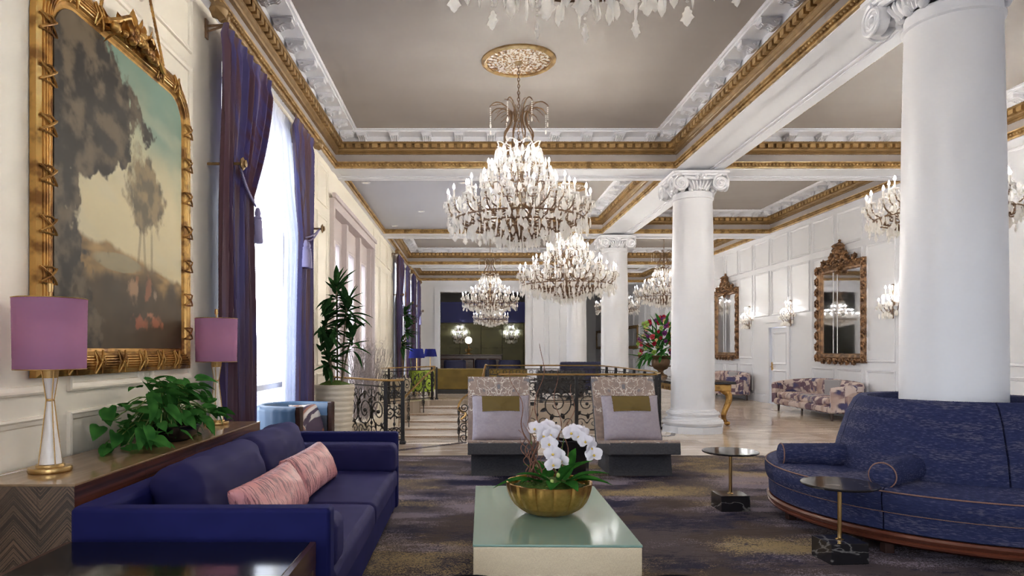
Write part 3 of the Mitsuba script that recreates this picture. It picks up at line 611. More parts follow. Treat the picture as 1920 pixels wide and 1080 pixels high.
# ------------------------------------------------------------------ table lamps
lk = Kit()
lk.p('base', lathe([(0, 0), (0.1, 0), (0.104, 0.006), (0.104, 0.022), (0.1, 0.028), (0.07, 0.03), (0.066, 0.042), (0, 0.044)], 40), 'm_brass', 40)
lk.p('body', lathe([(0.055, 0.044), (0.054, 0.06), (0.03, 0.24), (0.017, 0.375), (0.0165, 0.388), (0.02, 0.41), (0.034, 0.5), (0.041, 0.545), (0, 0.55)], 32), 'm_alab', 60, label='alabaster hourglass body')
lk.p('collar', lathe([(0.019, 0.376), (0.021, 0.38), (0.021, 0.386), (0.019, 0.39)], 24), 'm_brass', 60)
for a in (40, 130, 220, 310):
    c, s = math.cos(math.radians(a)), math.sin(math.radians(a))
    lk.p('rod', tube([(0.058 * c, 0.058 * s, 0.04), (0.02 * c, 0.02 * s, 0.383), (0.046 * c, 0.046 * s, 0.56)], 0.0028, 5), 'm_brass', 60)
lk.p('cup', lathe([(0, 0.5), (0.037, 0.5), (0.046, 0.6), (0, 0.6)], 28), 'm_brass', 40)
lk.p('shade', lathe([(0.17, 0.545), (0.176, 0.925)], 56), 'm_shade', True, label='mauve silk drum shade')
lk.p('shade_ring', cat(*[tube([(r * math.cos(a), r * math.sin(a), z) for a in np.linspace(0, 2 * PI, 48, endpoint=False)], 0.003, 5, True) for r, z in ((0.17, 0.547), (0.176, 0.923))], *[tube([(0, 0, 0.905), (0.175 * math.cos(a), 0.175 * math.sin(a), 0.92)], 0.002, 4) for a in (0, 2.1, 4.2)]), 'm_brass', True)
lk.p('stem', tube([(0, 0, 0.6), (0, 0, 0.98)], 0.006, 8), 'm_brass', True)
lk.p('finial', lathe([(0, 0.955), (0.013, 0.958), (0.015, 0.99), (0.013, 1.005), (0, 1.008)], 16), 'm_brass', 40)
lk.p('bulb', ball(0.03, 0, 0, 0.74, 1, (1, 1, 1.3)), 'm_candle', True, emitter={'type': 'area', 'radiance': rgb([80, 64, 42])})
lk.put('table_lamp', at(-2.245, 3.59, ZT, 15), 'table lamp with mauve drum shade on the near end of the console', 'lamp', 'pair of mauve console lamps')
lk.put('table_lamp', at(-2.215, 5.86, ZT, 60), 'table lamp with mauve drum shade on the far end of the console beside the curtain', 'lamp', 'pair of mauve console lamps')
add('lamp_cord', tube(spline([(-2.32, 3.6, 0.855), (-2.38, 3.62, 0.856), (-2.41, 3.45, 0.856), (-2.45, 3.4, 0.856)], 16), 0.003, 5), 'm_candle', True, label='thin pale cord lying on the console behind the near lamp', cat='cord')
# ------------------------------------------------------------------ trailing pothos
rng = random.Random(11)
vp = thing('trailing_plant', 'trailing green pothos with heart shaped leaves on the console between two lamps', 'plant')
add(vp + '__bowl', lathe([(0, 0), (0.16, 0), (0.22, 0.05), (0.24, 0.11), (0.22, 0.115), (0.2, 0.09), (0, 0.085)], 32), 'm_lacquer', 40, tw=at(-2.2, 4.84, ZT, 0))
lvs = [mikit.ply(leaf(0.135, 0.105, 0.22, d, 8, True), 'm_leaf', True) for d in (0.15, 0.35, 0.6)]
vines = []
for i in range(170):
    ty = rng.gauss(0, 0.36); ty = max(-0.62, min(0.64, ty)); tx = rng.uniform(-0.16, 0.2)
    top = 0.46 - 0.26 * (ty / 0.64) ** 2
    tz = rng.uniform(0.03, max(0.06, top)); x, y, z = -2.2 + tx, 4.84 + ty, ZT + tz
    if i % 3 == 0: vines.append(tube(spline([(-2.2 + rng.uniform(-.06, .06), 4.84 + rng.uniform(-.1, .1), ZT + 0.09), (-2.2 + tx * 0.5, 4.84 + ty * 0.5, ZT + 0.13 + tz * 0.7), (x, y, z)], 8), 0.004, 4))
    az = math.degrees(math.atan2(ty * 0.6 + rng.uniform(-.3, .3), 0.25 + tx + rng.uniform(-.2, .3)))
    add(vp + '__leaf', lvs[i % 3], None, tw=T4().translate([x, y, z]).rotate([0, 0, 1], az).rotate([0, 1, 0], rng.uniform(-25, 60)).rotate([1, 0, 0], rng.uniform(-35, 35)).scale(rng.uniform(0.6, 1.15)))
add(vp + '__vine', cat(vines), 'm_stem', True, kind='stuff', label='thin green trailing stems')

# ------------------------------------------------------------------ blue velvet sofa
so = thing('sofa', 'long blue velvet sofa with back cushions in front of the console', 'sofa')
sx0, sx1, sy0, sy1 = -1.885, -0.66, 3.16, 6.2
add(so + '__frame', rbox(sx1 - sx0 - 0.02, sy1 - sy0 - 0.02, 0.2, 0.02, c=((sx0 + sx1) / 2 - 0.01, (sy0 + sy1) / 2, 0.17)), 'm_velvet')
add(so + '__back', rbox(0.16, sy1 - sy0, 0.7, 0.03, c=(sx0 + 0.08, (sy0 + sy1) / 2, 0.41)), 'm_velvet')
for y in (sy0, sy1 - 0.11):
    add(so + '__arm', rbox(sx1 - sx0, 0.11, 0.685, 0.022, k=3, c=((sx0 + sx1) / 2, y + 0.055, 0.41)), 'm_velvet')
for y in (sy0 + 0.115, sy1 - 0.115 - 0.24):
    add(so + '__arm_bolster', rbox(1.04, 0.24, 0.25, 0.05, 3, 4, 0.02, c=(-1.18, y + 0.12, 0.545)), 'm_velvet2', 50)
for k in range(2):
    a = sy0 + 0.12 + k * 1.4; w = 1.395
    add(so + '__seat_cushion', rbox(1.06, w, 0.17, 0.045, 3, 10, 0.025, 0.006, k, 4, c=(-1.19, a + w / 2, 0.345)), 'm_velvet2', 50)
    m = rbox(0.25, 1.12, 0.44, 0.08, 4, 18, 0.05, 0.022, k + 3, 7)
    add(so + '__back_cushion', mv(m, ry=-14, x=-1.575, y=3.6 + 0.57 + k * 1.14, z=0.645), 'm_velvet2', 60)
for x in (sx0 + 0.07, sx1 - 0.07):
    for y in (sy0 + 0.07, sy1 - 0.07):
        add(so + '__leg', cat(rbox(0.05, 0.05, 0.085, 0.006, c=(x, y, 0.04))), 'm_darkwood')
pk = mikit.ply(pillow(1.0, 0.33, 0.24, 26, 2), 'm_pink', True)
for y, lab in ((4.08, 'nearer pink brush-streaked lumbar pillow on the blue velvet sofa'), (5.05, 'farther pink brush-streaked lumbar pillow on the blue velvet sofa')):
    add('lumbar_pillow', pk, None, tw=T4().translate([-1.2, y, 0.6]).rotate([0, 0, 1], 88).rotate([1, 0, 0], -28), label=lab, cat='pillow', group='pink pillows on the sofa')
# ------------------------------------------------------------------ black glass table, bottom left
bt = thing('side_table', 'glossy black glass table with wooden rim at the bottom left corner', 'table')
add(bt + '__glass_top', rbox(1.1, 0.86, 0.012, 0.003, c=(-1.29, 2.665, 0.609)), 'm_blackgloss')
for m in (bx(-0.74, -0.715, 2.235, 3.11, 0.5, 0.612), bx(-1.865, -1.84, 2.235, 3.11, 0.5, 0.612), bx(-1.84, -0.74, 3.09, 3.11, 0.5, 0.603), bx(-1.84, -0.74, 2.235, 2.255, 0.5, 0.603)):
    add(bt + '__rim', m, 'm_darkwood', False)
for x in (-1.84, -0.74):
    for y in (2.26, 3.085): add(bt + '__leg', rbox(0.05, 0.05, 0.6, 0.006, c=(x, y, 0.3)), 'm_darkwood')

# ------------------------------------------------------------------ curtains
def cloth(xc, top, tie, bot, zt, zi, zb, k=9, amp=0.05, n=110, nz=44, seed=0, sag=0.0):
    """pleated cloth: (ya, yb) ranges at top, at the tie and at the bottom"""
    zs = np.linspace(zt, zb, nz); u = np.linspace(0, 1, n)
    P = np.zeros((nz, n, 3))
    for i, z in enumerate(zs):
        if z >= zi:
            f = (zt - z) / (zt - zi); e = f ** 1.6; a = top[0] + (tie[0] - top[0]) * e; b = top[1] + (tie[1] - top[1]) * e
        else:
            f = (zi - z) / (zi - zb); e = 1 - (1 - f) ** 2; a = tie[0] + (bot[0] - tie[0]) * e; b = tie[1] + (bot[1] - tie[1]) * e
        h = min(1, (zt - z) / 0.18); w = amp * (0.35 + 0.65 * h)
        ph = 2 * PI * k * u + 1.2 * np.sin(5 * u + seed) + 0.5 * np.sin(2.2 * z + 9 * u + seed)
        P[i] = np.c_[xc + w * np.sin(ph) + 0.25 * w * np.sin(2.3 * ph + seed + z), a + (b - a) * u + 0.012 * np.cos(ph), z + 0 * u - sag * np.sin(PI * u) * (1 - f if z < zi else f)]
    if zt - zb > 2:
        hd = (zs > zt - 0.1); P[hd, :, 0] += 0.02
        nk = (np.abs(zs - (zt - 0.14)) < 0.04); P[nk, :, 0] -= 0.012
    return grid(P)
tas = cat(lathe([(0, 0.02), (0.012, 0.02), (0.02, 0), (0.026, -0.02), (0.02, -0.045), (0.03, -0.05), (0.033, -0.06), (0.028, -0.07), (0.034, -0.08), (0.042, -0.24), (0.04, -0.25), (0, -0.25)], 20, lambda a: 1 + 0.04 * np.cos(10 * a)))
tas_d = mikit.ply(tas, 'm_tassel', 40)
def rope(a, b, sagz=0.0, r=0.008):
    a, b = np.array(a, float), np.array(b, float); t = np.linspace(0, 1, 50)[:, None]
    base = a + (b - a) * t - [0, 0, 1] * (sagz * np.sin(PI * t))
    ln = np.linalg.norm(b - a)
    return cat(*[tube(base + r * 0.8 * np.c_[np.cos(t * ln * 90 + ph), np.sin(t * ln * 90 + ph), 0 * t], r, 5) for ph in (0, PI)])
def curtains(y0, y1, tops, ties, bots, zi, zt=4.56, near=True, xc=-2.3):
    where = 'of the big near window' if near else ('of the window past the entrance doors' if y0 < 25 else 'of the farthest window')
    rd = thing('curtain_rod', f'gilt twisted curtain rod with carved finial {where}', 'curtain rod')
    t = np.linspace(y0 - 0.1, y1 + 0.1, 260); bm = 0.026 + 0.01 * np.abs(np.sin(t * 36))
    add(rd + '__pole', tube(np.c_[xc + 0 * t, t, 4.6 + 0 * t], bm, 10), 'm_golddark', True)
    for s, y in ((-1, y0 - 0.1), (1, y1 + 0.1)):
        f = lathe([(0.02, 0), (0.05, 0.01), (0.055, 0.05), (0.035, 0.07), (0.06, 0.1), (0.078, 0.15), (0.07, 0.2), (0.045, 0.235), (0, 0.25)], 24, lambda a: 1 + 0.08 * np.cos(8 * a))
        add(rd + '__finial', mv(f, rx=90 if s < 0 else -90, x=xc, y=y, z=4.6), 'm_golddark', 40)
    for y in (y0 - 0.05, y1 + 0.05): add(rd + '__bracket', cat(tube([(-2.5, y, 4.56), (xc, y, 4.57)], 0.012, 6), tube([(-2.5, y, 4.5), (xc, y, 4.57)], 0.01, 6), bx(-2.5, -2.485, y - 0.03, y + 0.03, 4.44, 4.62)), 'm_bronze')
    for j in range(2):
        side = ('left', 'right')[j]
        c = add('curtain', cloth(xc, tops[j], ties[j], bots[j], zt, zi, 0.02, 8 if j == 0 else 6, 0.055 if j == 0 else 0.04, seed=j + y0), 'm_curtain', True, label=f'purple silk curtain, {side} panel {where}', cat='curtain', group='purple window curtains')
        b = thing('tieback', f'tasselled rope tieback on the {side} curtain {where}', 'tieback')
        yk = tops[j][0] + 0.15 if j == 0 else tops[j][1] - 0.03
        ye = ties[j][1] + 0.0 if j == 0 else ties[j][0] + 0.12
        zk = zi + 0.22
        add(b + '__knob', cat(tube([(-2.5, yk, zk), (xc + 0.12, yk, zk)], 0.014, 8), mv(lathe([(0, 0), (0.05, 0.005), (0.06, 0.02), (0.03, 0.035), (0.035, 0.05), (0, 0.06)], 20, lambda a: 1 + 0.12 * np.cos(6 * a)), ry=90, x=xc + 0.12, y=yk, z=zk)), 'm_golddark', 40)
        add(b + '__rope', cat(rope((xc + 0.1, yk, zk), (xc + 0.07, ye, zi - 0.06), 0.05), rope((xc + 0.1, yk, zk), (xc + 0.06, ye - 0.03, zi - 0.02), 0.03)), 'm_tassel', True)
        for q in range(1 if j == 0 else 2): add(b + '__tassel', tas_d, None, tw=T4().translate([xc + 0.085, ye + 0.02 - 0.15 * q, zi - 0.1]).scale([1.25, 1.25, 1.35]))
        sh = ((tops[0][1] - 0.25, tops[1][0] - 0.35), (ties[0][0] + 0.3, ties[0][1] + 0.25), (ties[0][0] + 0.3, bots[0][1] + 0.05)) if j == 0 else ((tops[1][0] - 0.55, tops[1][0] + 0.3), (ties[1][0] - 0.25, ties[1][1] - 0.3), (bots[1][0] - 0.2, bots[1][0] + 0.3))
        add('sheer_curtain', cloth(xc - 0.12, *sh, zt - 0.02, zi - 0.1, 0.03, 10, 0.025, seed=j + 5), 'm_sheer', True, label=f'white sheer curtain behind the {side} purple panel {where}', cat='curtain', group='white sheer curtains')
curtains(6.4, 9.9, ((6.24, 7.75), (8.72, 9.85)), ((6.22, 6.98), (9.05, 9.8)), ((6.22, 7.15), (8.9, 9.78)), 3.05)
curtains(21.4, 25.2, ((21.4, 22.9), (24.2, 25.2)), ((21.4, 22.3), (24.5, 25.2)), ((21.4, 22.4), (24.4, 25.2)), 3.05, near=False)
curtains(26.9, 30.6, ((26.9, 28.1), (29.5, 30.6)), ((26.9, 27.7), (29.7, 30.6)), ((26.9, 27.7), (29.7, 30.6)), 3.05, near=False)

# ------------------------------------------------------------------ blue barrel armchair and striped cushions
ac = thing('armchair', 'blue leather barrel armchair with dark wood posts beyond the velvet sofa', 'armchair')
def ac_place(m): return mv(m, rz=-15, x=-2.05, y=7.8, z=0, s=(0.86, 0.86, 1.02))
a = np.linspace(-PI / 2, -1.5 * PI, 40)
path = np.vstack([[(0.3 - 0.3 * t, -0.44) for t in np.linspace(0, 1, 8)[:-1]], [(0.44 * math.cos(t) * 0.95, 0.44 * math.sin(t)) for t in a], [(0.3 * t, 0.44) for t in np.linspace(0, 1, 8)[1:]]])
tn = np.gradient(path, axis=0); tn /= np.linalg.norm(tn, axis=1)[:, None]; nr = np.c_[tn[:, 1], -tn[:, 0]] * -1
s = np.r_[0, np.cumsum(np.linalg.norm(np.diff(path, axis=0), axis=1))]
def shell(prof, sc=0.0):
    P = []
    for q, (pt2, nn) in enumerate(zip(path, nr)):
        b = sc * abs(math.sin(s[q] * 26))
        P.append([(pt2[0] + nn[0] * (o + (b if o > 0 else 0)), pt2[1] + nn[1] * (o + (b if o > 0 else 0)), z) for o, z in prof])
    return grid(P, wv=True)
add(ac + '__back', ac_place(shell([(-0.05, 0.3), (-0.055, 0.7), (-0.06, 0.78), (-0.04, 0.84), (0, 0.86), (0.04, 0.845), (0.06, 0.8), (0.05, 0.72), (0.045, 0.4), (0.04, 0.3)], 0.012)), 'm_leather', 50)
add(ac + '__shell', ac_place(shell([(-0.06, 0.28), (-0.068, 0.7), (-0.056, 0.7), (-0.05, 0.28)])), 'm_leatherdark', 40)
add(ac + '__seat', ac_place(rbox(0.72, 0.8, 0.2, 0.06, 3, 4, 0.03, c=(0.02, 0, 0.36))), 'm_leatherdark', 50)
for y in (-0.44, 0.44): add(ac + '__post', ac_place(rbox(0.07, 0.09, 0.86, 0.012, c=(0.33, y, 0.43))), 'm_darkwood')
for y in (-0.3, 0.3): add(ac + '__leg', ac_place(rbox(0.05, 0.05, 0.28, 0.01, c=(-0.28, y, 0.14))), 'm_darkwood')
pl = mikit.ply(pillow(0.44, 0.42, 0.16, 20, 4), 'm_stripe', True)
add('cushion', pl, None, tw=T4().translate([-1.93, 7.98, 0.66]).rotate([0, 0, 1], 50).rotate([1, 0, 0], -20), label='striped cushion standing at the far side of the blue armchair', cat='cushion', group='striped cushions')
add('cushion', pl, None, tw=T4().translate([-1.96, 7.6, 0.62]).rotate([0, 0, 1], 110).rotate([1, 0, 0], -24), label='striped cushion by the near arm of the blue armchair', cat='cushion', group='striped cushions')

# ------------------------------------------------------------------ tall planter with dracaena
rng = random.Random(5)
pp = thing('potted_dracaena', 'tall dracaena in a ribbed cream planter beside the iron balustrade', 'potted plant')
pr = [(0, 0), (0.23, 0), (0.235, 0.02)]
for i in range(12):
    z = 0.04 + i * 0.078; r = 0.235 + 0.06 * (z / 0.98) ** 0.8
    pr += [(r, z), (r + 0.01, z + 0.03), (r + 0.011, z + 0.05), (r + 0.002, z + 0.07)]
pr += [(0.3, 0.965), (0.3, 0.98), (0.27, 0.985), (0.26, 0.95), (0, 0.95)]
PX, PY = -2.04, 10.08
add(pp + '__planter', lathe(pr, 48), 'm_pot', 50, tw=at(PX, PY, 0), label='cream planter with horizontal ribs')
add(pp + '__soil', mv(lathe([(0.255, 0.955), (0.2, 1.0), (0.1, 1.04), (0, 1.05)], 24, lambda a: 1 + 0.04 * np.sin(5 * a)), PX, PY), 'm_moss', True)
stems = [((-0.06, 0.02), (-0.13, -0.05, 2.0)), ((0.05, -0.03), (0.03, 0.02, 2.45)), ((0.1, 0.06), (0.2, -0.06, 2.2)), ((-0.02, 0.1), (-0.22, 0.1, 1.62)), ((0.0, -0.1), (-0.04, -0.2, 1.5)), ((0.12, -0.04), (0.27, 0.0, 1.75))]
dl = [mikit.ply(leaf(0.4, 0.095, 0.45, d, 8), 'm_dracaena', True) for d in (0.05, 0.2, 0.45)]
for (a0, b0), (a1, b1, z1) in stems:
    add(pp + '__stem', mv(tube(spline([(a0, b0, 1.0), (a0 + (a1 - a0) * 0.4, b0 + (b1 - b0) * 0.5, (1 + z1) / 2), (a1, b1, z1)], 12), 0.014, 6), PX, PY), 'm_trunk', True)
    for i in range(34 if z1 > 1.9 else 22):
        q = rng.random(); z = z1 - 0.28 * q; az = rng.uniform(0, 360)
        if PX + a1 + 0.36 * math.cos(math.radians(az)) < -2.34: az = rng.uniform(-80, 80)
        add(pp + '__leaf', dl[rng.randrange(3)], None, tw=T4().translate([PX + a1, PY + b1, z]).rotate([0, 0, 1], az).rotate([0, 1, 0], -70 + 95 * q + rng.uniform(-12, 12)).scale(rng.uniform(0.65, 1.05)))
# bare twigs in the bed behind the balustrade
tb = thing('twig_bush', 'bare grey twigs in a trough behind the dracaena, in front of the entrance doors', 'bush')
add(tb + '__trough', rbox(0.5, 1.7, 1.2, 0.03, c=(-2.1, 13.2, -0.42)), 'm_pot')
ms = []
for i in range(90):
    x, y, z = -2.1 + rng.uniform(-0.2, 0.2), 13.2 + rng.uniform(-0.75, 0.75), 0.16
    pts = [(x, y, z)]; d = [rng.uniform(-.25, .45), rng.uniform(-.3, .3), 1]
    for k in range(9):
        d[0] += rng.uniform(-.35, .35); d[1] += rng.uniform(-.35, .35); x += d[0] * 0.1; y += d[1] * 0.1; z += 0.15; d[0] *= 0.75; d[1] *= 0.75
        x = max(-2.4, x); pts.append((x, y, z))
        if rng.random() < 0.5 and k > 2:
            e = [(x, y, z)]
            for q in range(4): e.append((e[-1][0] + rng.uniform(-.07, .07), e[-1][1] + rng.uniform(-.07, .07), e[-1][2] + rng.uniform(0.02, 0.09)))
            e = [(max(-2.42, q[0]), q[1], q[2]) for q in e]; ms.append(tube(e, np.linspace(0.0035, 0.001, 5), 4))
    ms.append(tube(pts, np.linspace(0.010, 0.003, 10), 4))
add(tb + '__twig', cat(ms), 'm_twig2', True, kind='stuff', label='thin pale grey twigs')
# ================================================================== centre and right foreground
add('carpet', poly(sbox(-1.88, -2.05, 4.12, 9.45).difference(Point(4.1, 5.72).buffer(0.62)), 0.014, 0.001), 'm_carpet', label='large distressed carpet in violet, navy and ochre under the seating', cat='carpet')
# ------------------------------------------------------------------ coffee table
ct = thing('coffee_table', 'low cream block coffee table with pale green glass top on the carpet', 'table')
cpl = lambda m: mv(m, rz=-1.0, x=0.497, y=4.53)
add(ct + '__body', cpl(rbox(0.935, 1.615, 0.392, 0.006, c=(0, 0, 0.014 + 0.196))), 'm_cobble', label='cream shagreen body')
add(ct + '__glass_top', cpl(rbox(0.94, 1.62, 0.014, 0.004, c=(0, 0, 0.413))), 'm_tableglass', label='pale green glass top')
# ------------------------------------------------------------------ gold bowl with orchids
BXo, BYo, BZ = 0.52, 4.44, 0.42
ob = thing('orchid_bowl', 'lobed gold bowl planted with white orchids, moss and curly willow on the coffee table', 'potted plant')
def lob(a):
    return 0.86 + 0.14 * np.abs(np.cos(a * 5)) ** 0.6
out = [(0.085, 0), (0.09, 0.004), (0.13, 0.008), (0.165, 0.02), (0.2, 0.04), (0.23, 0.065), (0.255, 0.1), (0.272, 0.14), (0.282, 0.18), (0.284, 0.212), (0.272, 0.214), (0.268, 0.21), (0.27, 0.18), (0.255, 0.13)]
add(ob + '__bowl', lathe([(0, 0)] + out, 112, lambda a: 0.945 + 0.055 * np.abs(np.cos(7 * a)) ** 0.5), 'm_gold_bowl' if 'm_gold_bowl' in scene else mat('m_goldbowl', lambda p, n, uv: mix(L(206, 164, 96), L(170, 124, 60), fbm(p.x * 40, p.y * 40, p.z * 40, 3)), 0.28, 0.9), 14, tw=at(BXo, BYo, BZ), label='faceted gold bowl')
mo = lathe([(0.25, 0.165), (0.2, 0.2), (0.1, 0.225), (0, 0.23)], 40)
v = np.array(mo.vertices); v[:, 2] += (meshkit.fbm(v * 40, 3, 2) - 0.5) * 0.03; mo = trimesh.Trimesh(v, mo.faces, process=False)
rng = random.Random(21)
add(ob + '__moss', mv(cat(mo, *[ball(0.012 + 0.012 * rng.random(), r * math.cos(a), r * math.sin(a), 0.2 - 0.03 * (r > 0.18), 1) for r, a in [(0.23 * math.sqrt(rng.random()), rng.uniform(0, 6.28)) for _ in range(160)]]), BXo, BYo, BZ), 'm_moss', True, kind='stuff', label='green moss')
# orchid flower: three sepals, two broad petals and a lip; faces -y
def petal(l, w, cup=0.12, n=7):
    t = np.linspace(0, 1, n); wd = w / 2 * np.sin(PI * np.clip(t * 0.93 + 0.05, 0, 1) ** 0.85) ** 0.6; s = np.array([-1, -.55, 0, .55, 1])
    return grid(np.stack([wd[:, None] * s[None], -cup * l * np.sin(PI * t * 0.9)[:, None] + 0.14 * np.abs(s)[None] ** 2 * wd[:, None], t[:, None] * l + 0 * s[None]], -1))
fl = Kit()
fl.p('petals', cat(*[mv(petal(0.052, 0.04), ry=a) for a in (0, 125, -125)], *[mv(petal(0.056, 0.068, 0.16), ry=a, y=-0.004) for a in (72, -72)]), 'm_petal', True)
fl_petal, = [d for _, d in fl.rows]
lip = cat(mv(petal(0.026, 0.018, -0.4), ry=180, y=-0.008), ball(0.008, 0, -0.012, -0.004, 1), *[mv(petal(0.016, 0.012, -0.5), ry=a, y=-0.008) for a in (110, -110)])
lip_d = mikit.ply(lip, 'm_yellow', True)
def PW(u, v, y): return np.array([(u - 882) * y / 1260, y, 1.5 - (v - 656) * y / 1260])
F1 = [(-0.095, -0.04, 0.505), (-0.047, -0.05, 0.51), (-0.005, -0.10, 0.475), (-0.055, -0.11, 0.468), (-0.015, -0.14, 0.42), (0.005, -0.15, 0.36), (0.045, -0.13, 0.352), (0.005, -0.16, 0.292), (0.065, -0.12, 0.31), (-0.01, 0.0, 0.515), (0.03, 0.02, 0.49)]
F2 = [(0.135, -0.06, 0.48), (0.185, -0.07, 0.46), (0.225, -0.09, 0.43), (0.255, -0.1, 0.39), (0.275, -0.1, 0.345), (0.17, -0.02, 0.49), (0.215, -0.02, 0.475), (0.275, -0.06, 0.41)]
for i, (x, y, z) in enumerate(F1 + F2):
    f = add(ob + '__flower', fl_petal, None, tw=T4().translate([BXo + x, BYo + y, BZ + 0.06 + z]).rotate([0, 0, 1], rng.uniform(-35, 35) + (40 if x > 0.25 else 0)).rotate([1, 0, 0], rng.uniform(-5, 25)).rotate([0, 1, 0], rng.uniform(-15, 15)).scale(rng.uniform(0.95, 1.12)))
    scene[f + '__lip'] = {**lip_d, 'to_world': scene[f]['to_world']}; labels[f + '__lip'] = {'label': 'yellow lip'}
sp1 = [(-0.06, 0.05, 0.2), (-0.1, 0.06, 0.4), (-0.11, 0.0, 0.555), (-0.04, -0.03, 0.575), (0.01, -0.08, 0.5), (0.01, -0.11, 0.42), (0.03, -0.12, 0.3)]
sp2 = [(0.06, 0.05, 0.2), (0.09, 0.05, 0.4), (0.12, 0.0, 0.53), (0.18, -0.03, 0.545), (0.235, -0.05, 0.5), (0.27, -0.07, 0.42)]
for s in (sp1, sp2): add(ob + '__flower_stem', mv(tube(spline(s, 26), 0.0035, 6), BXo, BYo, BZ), 'm_stem', True)
for x, y, z in ((0.04, -0.15, 0.28), (0.0, -0.16, 0.24)): add(ob + '__bud', ball(0.013, BXo + x, BYo + y, BZ + z, 1, (1, 1, 1.3)), 'm_bud', True)
for x, y, az, tilt, l in ((-0.1, 0, 185, -12, 0.26), (-0.06, -0.08, 215, -30, 0.17), (0.0, -0.08, 200, -38, 0.24), (0.03, -0.1, 255, -22, 0.2), (0.08, -0.08, 285, -20, 0.22), (0.1, -0.02, 60, -66, 0.26), (0.12, -0.03, -8, -34, 0.26), (0.15, -0.06, -22, -22, 0.24), (0.1, -0.06, -40, -30, 0.27), (0.02, 0.06, 120, -50, 0.2), (0.08, 0.05, 20, -45, 0.26), (-0.02, -0.03, 160, -55, 0.18), (0.06, -0.05, 300, -60, 0.24)):
    add(ob + '__leaf', leaf(l, 0.1, 0.3, 0.4, 10), 'm_orchidleaf', True, tw=T4().translate([BXo + x, BYo + y, BZ + 0.215]).rotate([0, 0, 1], az).rotate([0, 1, 0], tilt))
for i in range(17):
    x, y = (-0.1 + rng.uniform(-.05, .05), 0.0 + rng.uniform(-.05, .05)) if i < 12 else (0.07 + rng.uniform(-.03, .03), 0.06)
    top = [0.45, 0.5, 0.55, 0.6, 0.95, 0.5, 0.7, 0.42, 0.48, 1.12, 0.5, 0.6, 0.55, 0.95, 0.6, 0.5, 0.85][i]
    pts = [(x, y, 0.19)]; n = 12; dx = rng.uniform(-0.02, 0.03) if top > 0.8 else rng.uniform(-0.008, 0.008)
    for k in range(1, n):
        f = k / (n - 1); pts.append((x + dx * k * (1.3 if top > .8 else 1) + 0.022 * math.sin(k * 1.3 + i), y + 0.022 * math.cos(k * 1.1 + i * 2), 0.19 + (top - 0.19) * f))
    add(ob + '__willow_twig', mv(tube(spline(pts, 40), np.linspace(0.0055, 0.0015, 40), 5), BXo, BYo, BZ), 'm_twig', True)

# ------------------------------------------------------------------ two chaise chairs
side = [(-0.02, 0.30), (0.0, 0.43), (0.05, 0.445), (0.72, 0.35), (0.8, 0.37), (1.16, 1.1), (1.22, 1.13), (1.28, 1.1), (0.92, 0.32), (0.86, 0.24), (0.72, 0.215), (0.3, 0.27)]
base = [(0.3, 0.275), (0.72, 0.22), (0.86, 0.25), (0.98, 0.0), (0.24, 0.0)]
def soft(pts, r): return Polygon(pts).buffer(r, quad_segs=4).buffer(-2 * r, quad_segs=4).buffer(r, quad_segs=4)
ch = Kit()
ch.p('seat', polyx(soft(side, 0.015), -0.4, 0.4), 'm_charcoal', 30)
up = [(0.01, 0.438), (0.05, 0.452), (0.72, 0.358), (0.8, 0.378), (1.15, 1.1), (1.2, 1.14), (1.23, 1.137), (1.195, 1.125), (0.83, 0.36), (0.72, 0.34), (0.05, 0.43)]
ch.p('upholstery', polyx([(0.005, 0.41), (0.015, 0.45), (0.05, 0.46), (0.70, 0.366), (0.79, 0.385), (1.14, 1.1), (1.19, 1.145), (1.24, 1.14), (1.2, 1.1), (0.84, 0.355), (0.74, 0.325), (0.05, 0.42)], -0.402, 0.402), 'm_brocade', 30, label='brocade seat and back')
ch.p('base', polyx(base, -0.36, 0.38), 'm_charcoal', 30)
cs = Kit()
def band(w, h, t, pinch):
    U, V = np.meshgrid(np.linspace(-0.66, 0.66, 24), np.linspace(0.18, 0.92, 14), indexing='ij')
    X = U * w / 2 * (1 - pinch * (1 - V ** 2)); Z = V * h / 2 * (1 - pinch * (1 - U ** 2))
    th = t / 2 * ((1 - U ** 2) * (1 - V ** 2)) ** 0.38 + t * 0.03
    wr = (meshkit.fbm(np.stack([U * 2.2 + 1, V * 2.2, U * 0 + 3.1], -1), 3, 1) - 0.5) * t * 0.25 * (1 - U ** 2) * (1 - V ** 2)
    return cat(grid(np.stack([X, -th - wr, Z], -1)), grid(np.stack([X, -th - wr + 0.012, Z], -1), flip=True))
cs.p('cover', pillow(0.72, 0.6, 0.22, 26, 1, 0.03), 'm_greycush', 50)
cs.p('band', band(0.72, 0.6, 0.22, 0.03), 'm_olive', 50, label='olive velvet band')
for x, w1, w2 in ((0.37, 'left', 'grey cushion with olive band on the left chaise chair behind the orchids'), (2.0, 'right', 'grey cushion with olive band on the right chaise chair, nearer the white column')):
    ch.put('chaise_chair', at(x, 7.68, 0), f'low brocade chaise chair on a charcoal base, {w1} one of the pair', 'chair', 'pair of chaise chairs')
    cs.put('cushion', T4().translate([x + 0.01, 8.40, 0.65]).rotate([1, 0, 0], -24), w2, 'cushion', 'grey cushions on the chaise chairs')
dt = thing('stool', 'black lacquer drum stool between the two chaise chairs', 'stool')
add(dt + '__body', lathe([(0, 0.015), (0.24, 0.015), (0.25, 0.025), (0.25, 0.44), (0.235, 0.46), (0, 0.462)], 6), 'm_lacquer', 20, tw=at(1.166, 7.95, 0, 12))
add(dt + '__top', lathe([(0, 0.463), (0.255, 0.463), (0.26, 0.468), (0.26, 0.48), (0.255, 0.485), (0, 0.485)], 6), 'm_blackgloss', 20, tw=at(1.166, 7.95, 0, 12))
